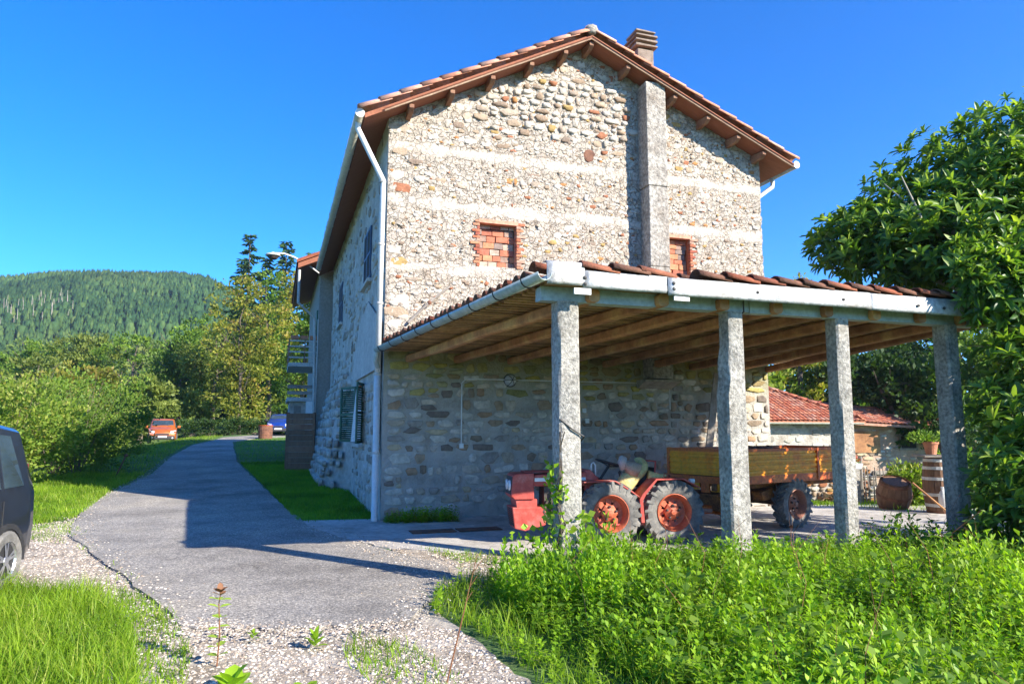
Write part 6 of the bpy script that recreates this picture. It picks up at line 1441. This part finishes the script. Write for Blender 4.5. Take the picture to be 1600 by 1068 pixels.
def spiky(k=7, tiers=4, seed=0):
    r_ = np.random.default_rng(seed); V = []; F = []
    for t in range(tiers):
        z0 = .12 + t*.22; z1 = min(1.0, z0+.36); R0 = .24*(1-t/(tiers+.6)); b = len(V)
        for i in range(k*2):
            a = math.pi*i/k + r_.uniform(-.1, .1); q = R0*(1.1 if i % 2 else .62)*r_.uniform(.85, 1.15); V.append((q*math.cos(a), q*math.sin(a), z0 + (-.04 if i % 2 else .03) + r_.uniform(-.02, .02)))
        V.append((0, 0, z1))
        for i in range(k*2): F.append((b+i, b+(i+1) % (k*2), b+2*k))
    return np.array(V), np.array(F)
def roundish(seed):
    r_ = np.random.default_rng(seed); V = []; F = []; k = 7
    for j, (z, q) in enumerate(((.10, .12), (.30, .34), (.55, .40), (.78, .28))):
        for i in range(k): a = 2*math.pi*i/k + j*.4; w_ = q*r_.uniform(.75, 1.25); V.append((w_*math.cos(a), w_*math.sin(a), z+r_.uniform(-.06, .06)))
    V.append((0, 0, .9))
    for j in range(3):
        for i in range(k): F += [(j*k+i, j*k+(i+1) % k, (j+1)*k+(i+1) % k), (j*k+i, (j+1)*k+(i+1) % k, (j+1)*k+i)]
    F += [(3*k+i, 3*k+(i+1) % k, 4*k) for i in range(k)]
    return np.array(V), np.array(F)
def far_wood(name, n, sampler, tpls, hmin, hmax, wsc, mat, zf):
    parts = []
    for q, (TV, TF) in enumerate(tpls):
        P = sampler(n//len(tpls)); m_ = len(P); h = rng.uniform(hmin, hmax, m_); a = rng.random(m_)*6.28; c, s = np.cos(a), np.sin(a); z_ = np.zeros(m_); o_ = np.ones(m_)
        Rm = np.stack([np.stack([c, -s, z_], 1), np.stack([s, c, z_], 1), np.stack([z_, z_, o_], 1)], 1)
        parts.append(replicate(TV, TF, Rm, np.column_stack([P, zf(P[:, 0], P[:, 1])-1.2]), np.stack([h*wsc, h*wsc, h], 1), np.clip(rng.normal(.36, .17, m_) + .35*np.array([MN.noise((x_*.02, y_*.02, .5)) + .5*MN.noise((x_*.07, y_*.07, 2.5)) for x_, y_ in P]), 0, 1)))
    V, F, T = merge(parts); o = link(name, npmesh(name, V, F, T), mat); return o
def samp(dmin, dmax, pmin, pmax):
    def f(n):
        d = np.sqrt(rng.uniform(dmin**2, dmax**2, n)); px = rng.uniform(pmin, pmax, n); t = (px-800)/1108; y = d; return np.column_stack([t*y, y])
    return f
def not_patch(f):
    def q(n):
        P = f(n*2); px = P[:, 0]/P[:, 1]*1108+800; m = (px < 105) & (P[:, 1] > 250) & (P[:, 1] < 292) & (rng.random(len(P)) < .5); return P[~m][:n]
    return q
o = far_wood('hill_forest', 17500, not_patch(samp(190, 452, -300, 460)), [spiky(5, 3, i) for i in range(6)] + [(roundish(9)[0]*np.array([.55, .55, .85]), roundish(9)[1])], 4.5, 9, 1.0, 'leaf_hill', hillz); tag(o, 'dense dark conifer forest covering the far hillside', kind='stuff')
# pale bare trunks in the thinned patch of the slope
tr = MB()
P = samp(262, 300, -60, 100)(60)
for x, y in P:
    z = float(hillz(x, y)); tr.tube([(x, y, z), (x+random.uniform(-.4, .4), y, z+random.uniform(5, 8))], [.16, .07], 4, cap=False)
o = tr.build('bare_trunks', 'weathered_wood'); tag(o, 'pale bare trunks in the thinned patch of the far slope', kind='stuff')
# broadleaf wood on the valley side
def puff(n, seed):
    r_ = np.random.default_rng(seed); Vs = []; Fs = []
    d = r_.normal(size=(n, 3)); d /= np.linalg.norm(d, axis=1, keepdims=True); d[:, 2] = np.abs(d[:, 2])*1.0 - .15; q = r_.uniform(.65, 1.05, n)
    b = np.array([(0, 0, .55)]); P = b + d*np.array([.34, .34, .46])*q[:, None]
    global rng; keep = rng; rng = r_; Bm = basis(d + r_.normal(size=(n, 3))*.7); s = r_.uniform(.07, .14, n); V, F, T = replicate(LEAFQ[0], LEAFQ[1], Bm, P, np.stack([s, s*.9, s], 1), r_.random(n)); rng = keep
    return V, F
o = far_wood('valley_wood', 760, samp(95, 225, -300, 430), [puff(260, i) for i in range(4)], 7, 12, 1.1, 'leaf_wood', lambda x, y: np.maximum(hillz(x, y), np.where(np.hypot(x, y) < 135, gz(x, y)*.0-6.5, -50)) ); tag(o, 'mixed broadleaf wood filling the valley below the hill', kind='stuff')

# ------------------------------------------------------------------ ground cover
def grass(name, polys, n, h0, h1, wd, mat, label, lean=.5, patch=.0, tintc=.45):
    parts = []; Ps = [scatter(p, int(n*k)) for p, k in polys]; P = np.vstack(Ps)
    if patch:
        q = np.array([MN.noise((x*1.3, y*1.3, 3.3)) for x, y in P]); P = P[q + rng.random(len(P))*.9 > patch]
    m_ = len(P); clump = np.array([MN.noise((x*2.2, y*2.2, 7.7)) for x, y in P])
    a = rng.random(m_)*6.28; l = lean*rng.random(m_); D = np.stack([np.cos(a)*l, np.sin(a)*l, np.ones(m_)], 1)
    s = (h0 + (h1-h0)*rng.random(m_)**1.5)*(1+.6*clump)
    V, F, T = replicate(BLADE[0], BLADE[1], basis(D), np.column_stack([P, gz(P[:, 0], P[:, 1])]), np.stack([s, np.full(m_, wd)*rng.uniform(.6, 1.3, m_), s*2.0], 1), np.clip(rng.normal(tintc, .2, m_)+.25*clump, 0, 1))
    o = link(name, npmesh(name, V, F, T), mat); tag(o, label, kind='stuff'); return o
def herb_tpl(seed, npairs=7, whorl=3):
    r_ = random.Random(seed); Vs = []; Fs = []; k = 0
    for i in range(npairs):
        z = .18+.82*(i/(npairs-1)); sz = .30*(1-.55*z) + .06
        for w_ in range(whorl):
            a = 2*math.pi*w_/whorl + i*1.3 + r_.uniform(-.3, .3); el = r_.uniform(.0, .6) + .4*z; c, s = math.cos(a), math.sin(a); L = sz*r_.uniform(.8, 1.2)
            dx = Vector((c*math.cos(el), s*math.cos(el), math.sin(el))); sd = Vector((-s, c, 0)); p = Vector((c*.02, s*.02, z)); dn = Vector((0, 0, -.18*L))
            Vs += [p, p+dx*L*.5+sd*L*.28, p+dx*L+dn, p+dx*L*.5-sd*L*.28]; Fs.append((k, k+1, k+2, k+3)); k += 4
    Vs += [Vector((-.008, 0, 0)), Vector((.008, 0, 0)), Vector((.006, 0, 1)), Vector((-.006, 0, 1))]; Fs.append((k, k+1, k+2, k+3))
    return np.array([v[:] for v in Vs]), np.array(Fs)
HT = [herb_tpl(i, random.choice((5, 6, 7)), random.choice((2, 3, 3))) for i in range(7)]
def herbs(name, poly, n, h0, h1, mat, label, patch=None):
    parts = []
    P = scatter(poly, n); 
    nz_ = np.array([MN.noise((x*.9, y*.9, 11.3)) + .5*MN.noise((x*2.6, y*2.6, 1.3)) for x, y in P])
    if patch is not None: k = nz_ + .4*rng.random(len(P)) > patch; P = P[k]; nz_ = nz_[k]
    sel = rng.integers(0, len(HT), len(P))
    for q, (TV, TF) in enumerate(HT):
        Q = P[sel == q]; nn = nz_[sel == q]; m_ = len(Q)
        if not m_: continue
        h = (h0+(h1-h0)*rng.random(m_)**1.4)*np.clip(1+.75*nn, .35, 1.9); a = rng.random(m_)*6.28; c, s = np.cos(a), np.sin(a); lx, ly = rng.normal(size=m_)*.16, rng.normal(size=m_)*.16; z_ = np.zeros(m_); o_ = np.ones(m_)
        Rm = np.stack([np.stack([c, -s, lx], 1), np.stack([s, c, ly], 1), np.stack([z_, z_, o_], 1)], 1)
        wv = rng.uniform(.75, 1.2, m_)*.215/np.maximum(h, .1)*h
        parts.append(replicate(TV, TF, Rm, np.column_stack([Q, gz(Q[:, 0], Q[:, 1])]), np.stack([wv, wv, h], 1), np.clip(.4+.35*nn+rng.normal(size=m_)*.16, 0, 1)))
    V, F, T = merge(parts); T = np.clip(T + rng.normal(size=len(T)//1)*0, 0, 1); o = link(name, npmesh(name, V, F, T), mat); tag(o, label, kind='stuff'); return o
WEED = [(.55,9.0),(.2,8.2),(-.45,7.75),(-.75,7.1),(-.72,6.5),(-.3,5.9),(.12,4.9),(.5,3.6),(.6,2.6),(5,2.6),(8,4.5),(10.5,8.0),(9.8,9.6),(7.6,9.3),(5.6,9.0),(4.0,8.6),(2.6,8.25),(1.5,8.3)]
WEED_TALL = [(.5,7.35),(.1,6.9),(.0,6.2),(.5,5.2),(1.2,4.0),(2,3.2),(5,3.2),(8,5),(10.5,8.0),(9.8,9.5),(7.6,9.1),(5.6,8.75),(4.0,8.3),(2.6,8.0),(1.5,7.9)]
herbs('weeds', WEED_TALL, 7600, .13, .33, 'weed_leaf', 'tall leafy weeds covering the bank in front of the canopy')
herbs('low_weeds', WEED, 3000, .07, .2, 'weed_leaf', 'low leafy weeds at the edge of the bank')
grass('bank_grass', [(WEED, 1)], 30000, .10, .27, .008, 'grass_blade', 'long grass blades among the weeds on the bank')
LEFTG = [(-9.5,7.2),(-5.3,7.45),(-4.2,7.2),(-3.5,6.5),(-3.05,5.9),(-2.55,5.0),(-2.2,4.4),(-1.75,3.6),(-1.6,2.4),(-4,2.2),(-9.5,5.0)]
grass('foreground_grass', [(LEFTG, 1)], 62000, .07, .26, .008, 'grass_blade', 'bright grass in the lower left foreground', .7)
herbs('foreground_weeds', LEFTG, 1300, .05, .16, 'weed_leaf', 'small leafy weeds in the foreground grass', patch=.05)
VERGE = [(-7.9,13.0),(-9.0,15.6),(-9.9,17.6),(-11.3,22),(-14.1,29),(-17,37),(-18,42),(-19.5,48),(-26,48),(-22,34),(-18,26),(-15,19),(-14,15),(-11.5,11.5),(-9.4,9.6),(-7.9,11)]
grass('verge_grass', [([(-7.9,13.0),(-9.0,15.6),(-9.9,17.6),(-11.3,22),(-15.5,23),(-14,15),(-11.5,11.5),(-9.2,10.4),(-8.1,12)], .62), (VERGE, .38)], 60000, .06, .16, .014, 'grass_blade', 'mown grass verge along the left side of the road', .6)
LAWN = [(-3.75,12.4),(-4.1,13.4),(-5.3,16.2),(-7.5,21),(-10.1,26.5),(-13.6,35),(-15.7,40.5),(-15.8,45),(-14,51),(-5,51),(-6,30),(-6.3,24),(-5.3,21),(-4.6,18),(-3.4,15.2),(-2.45,12.85),(-3.0,12.6)]
grass('lawn', [(LAWN, .3), ([(-3.75,12.6),(-4.1,13.4),(-5.3,16.2),(-7.5,21),(-10.1,26.5),(-7.4,27),(-6.7,24),(-5.3,20),(-3.98,17.5),(-3.05,14.8),(-2.4,13.0)], .7)], 64000, .03, .10, .016, 'lawn_blade', 'short lawn between the road and the farmhouse', .6)
BACK = [(6.2,15.4),(7.2,14.6),(9.5,13.2),(16,14),(20,22),(12,23.4),(6.5,22.5)]
grass('yard_grass', [(BACK, 1)], 26000, .04, .12, .014, 'grass_blade', 'sunlit grass between the canopy and the barn', .6)
ED = [(-2.7,5.95),(-3.7,7.3),(-4.3,7.5),(-3.3,5.8),(-2.6,4.9),(-2.2,4.2),(-1.9,4.2),(-2.3,5.3)]
grass('edge_grass', [(ED, .5), ([(-1.25,5.75),(-.75,5.5),(-.35,4.9),(-.2,4.3),(-.7,4.4),(-1.2,5.2)], .11), ([(-7.4,10.6),(-6.3,10.2),(-6.6,11.2),(-7.5,12.2),(-9,11.5)], .3), ([(-1.3,9.9),(-.3,9.4),(.6,9.3),(.2,8.7),(-.6,8.8)], .18)], 7000, .03, .11, .009, 'grass_blade', 'sparse grass tufts on the gravel beside the asphalt', .9, patch=.25)
RLE = [(LE[i][0]+d_, LE[i][1]) for d_ in (-.12,) for i in range(8)] + [(LE[i][0]+.10, LE[i][1]) for i in range(7, -1, -1)]
grass('road_edge_grass', [(RLE, 1)], 1500, .03, .09, .009, 'grass_blade', 'thin grass creeping over the left edge of the asphalt', .9, patch=.3)
herbs('wall_weeds', [HW(.0, -.45)[:2], HW(1.3, -.55)[:2], HW(1.2, -.05)[:2], HW(.05, -.05)[:2]], 260, .06, .20, 'weed_leaf', 'dark weeds growing at the foot of the gable corner')
herbs('post_weeds', [(-.2,7.1),(.0,6.2),(.8,5.9),(1.05,6.5),(.95,7.0),(.6,7.0),(.3,7.3)], 300, .34, .60, 'weed_leaf', 'tall leafy clump of weeds round the foot of the corner post')
big = HT; HT = [(tv*np.array([2.2, 2.2, 1]), tf) for tv, tf in (herb_tpl(50, 4, 2), herb_tpl(51, 3, 3), herb_tpl(52, 4, 3))]
herbs('broad_weeds', WEED_TALL, 900, .16, .34, 'leaf_green', 'broad-leaved darker weeds mixed into the bank', patch=.0)
HT = big
m = MB()
for i in range(130):
    x, y = scatter(WEED_TALL, 1)[0]; h = random.uniform(.4, .75); m.tube([(x, y, g(x, y)), (x+random.uniform(-.1, .1), y+random.uniform(-.1, .1), g(x, y)+h*.6), (x+random.uniform(-.25, .25), y+random.uniform(-.2, .2), g(x, y)+h)], [.003, .0025, .001], 3, cap=False)
o = m.build('dry_stems', 'dry_stem'); tag(o, 'thin dry stalks standing among the green weeds', kind='stuff')
# ivy at the corner post
ivy = empty('ivy', (HW(.95, -6.2)[0], HW(.95, -6.2)[1], g(.55, 7.1)), TH, 'ivy climbing the lower part of the nearest concrete post', 'ivy')
n = 900; zz = rng.random(n)**2.2*1.25; sp = np.where(zz < .6, .42, .04)*(1-zz*.3) + .02
ang = rng.random(n)*6.28; sq = .135; P = np.stack([np.clip(np.cos(ang)*.2, -sq, sq) + rng.normal(size=n)*sp*.45, np.clip(np.sin(ang)*.2, -sq, sq) + rng.normal(size=n)*sp*.45, zz + rng.normal(size=n)*.03], 1)
k = (zz < .75) | (P[:, 0] < -.06); P = P[k]; n = len(P); D = np.stack([P[:, 0]*3, P[:, 1]*3-.3, np.full(n, .3)], 1)+unit(n)*.6; s = .075*rng.uniform(.6, 1.3, n)
V, F, T = replicate(LEAFQ[0], LEAFQ[1], basis(D), P, np.stack([s, s*1.3, s], 1), rng.random(n)); link('leaves', npmesh('leaves', V, F, T), 'weed_leaf', ivy)
m = MB()
for i in range(7):
    a = random.uniform(2.2, 4.2); pts = [(-.12+random.uniform(-.03, .03), -.1+random.uniform(-.06, .06)+.03*j*(-1)**j*.3, j*.22) for j in range(random.randint(4, 8))]; m.tube(pts, .006, 4)
m.build('stems', 'bark', ivy)
# single plants in the foreground
sp_ = empty('sapling', (-2.02, 5.05, g(-2.02, 5.05)), 0, 'thin young sapling with reddish top leaves at the gravel edge', 'plant')
MB().tube([(0, 0, 0), (.01, 0, .22), (-.01, .01, .42), (.005, 0, .52)], [.006, .005, .004, .002], 5).build('stem', 'dry_stem', sp_)
for i, z in enumerate((.08, .14, .20, .27, .33, .40, .45, .48, .50, .51)):
    for q in range(2 if i < 6 else 3):
        a = i*1.4+q*(3.0 if i < 6 else 2.1)+random.uniform(-.3, .3); el = random.uniform(.0, .5) if i < 7 else random.uniform(.3, 1.1); L = .085 if i < 7 else .06
        me = npmesh('leaf', LEAF4[0], LEAF4[1], np.full(7, .8 if i < 7 else .3)); link('leaf', me, 'weed_leaf' if i < 7 else 'dry_stem', sp_, (0, 0, z), (0, -el, a), (L, L*2.1, L))
for k, (x, y, r0, nl, nm, lb) in enumerate(((-1.72, 4.55, .14, 9, 'broadleaf_plant', 'broad round-leaved plant at the bottom edge, left of the gravel'), (-1.45, 5.42, .10, 12, 'rosette_plant', 'green leaf rosette growing in the gravel right of the sapling'), (-1.98, 5.62, .06, 8, 'rosette_plant', 'tiny green rosette at the front asphalt edge'), (-1.25, 4.5, .09, 6, 'broadleaf_plant', 'small broad-leaved plant in the gravel at the bottom edge'))):
    t = empty(nm, (x, y, g(x, y)+.02), 0, lb, 'plant')
    me = npmesh('leaf', LEAF4[0], LEAF4[1], np.full(7, .55))
    for i in range(nl): link('leaf', me, 'weed_leaf', t, (0, 0, .01+.005*i), (0, -.25-.09*i, i*2.4), (r0, r0*(2.6 if nm[0] == 'b' else 1.2), r0))
ds_ = empty('dry_stalk', (-.42, 4.75, 0), 0, 'long bare reddish stalk leaning over the gravel towards the weeds', 'plant')
MB().tube([(0, 0, 0), (.08, .02, .33), (.19, .05, .80)], [.006, .005, .002], 5).build('stem', 'dry_stem', ds_)
for i in range(3): MB().tube([(.12+.02*i, .03, .5+.09*i), (.16+.03*i, .05, .56+.1*i)], .002, 4).build('twig', 'dry_stem', ds_)

# the slight haze of the valley air
hz = MB().box((-900, -900, -20), (900, 900, 130)).build('haze', None); tag(hz, 'thin pale haze in the valley air', kind='stuff')
m = bpy.data.materials.new('haze'); m.use_nodes = True; t = m.node_tree; t.nodes.clear(); vo = t.nodes.new('ShaderNodeVolumePrincipled'); oo = t.nodes.new('ShaderNodeOutputMaterial')
vo.inputs['Color'].default_value = (.80, .90, 1, 1); vo.inputs['Density'].default_value = .00032; vo.inputs['Anisotropy'].default_value = .3
t.links.new(vo.outputs[0], oo.inputs['Volume']); hz.data.materials.append(m)
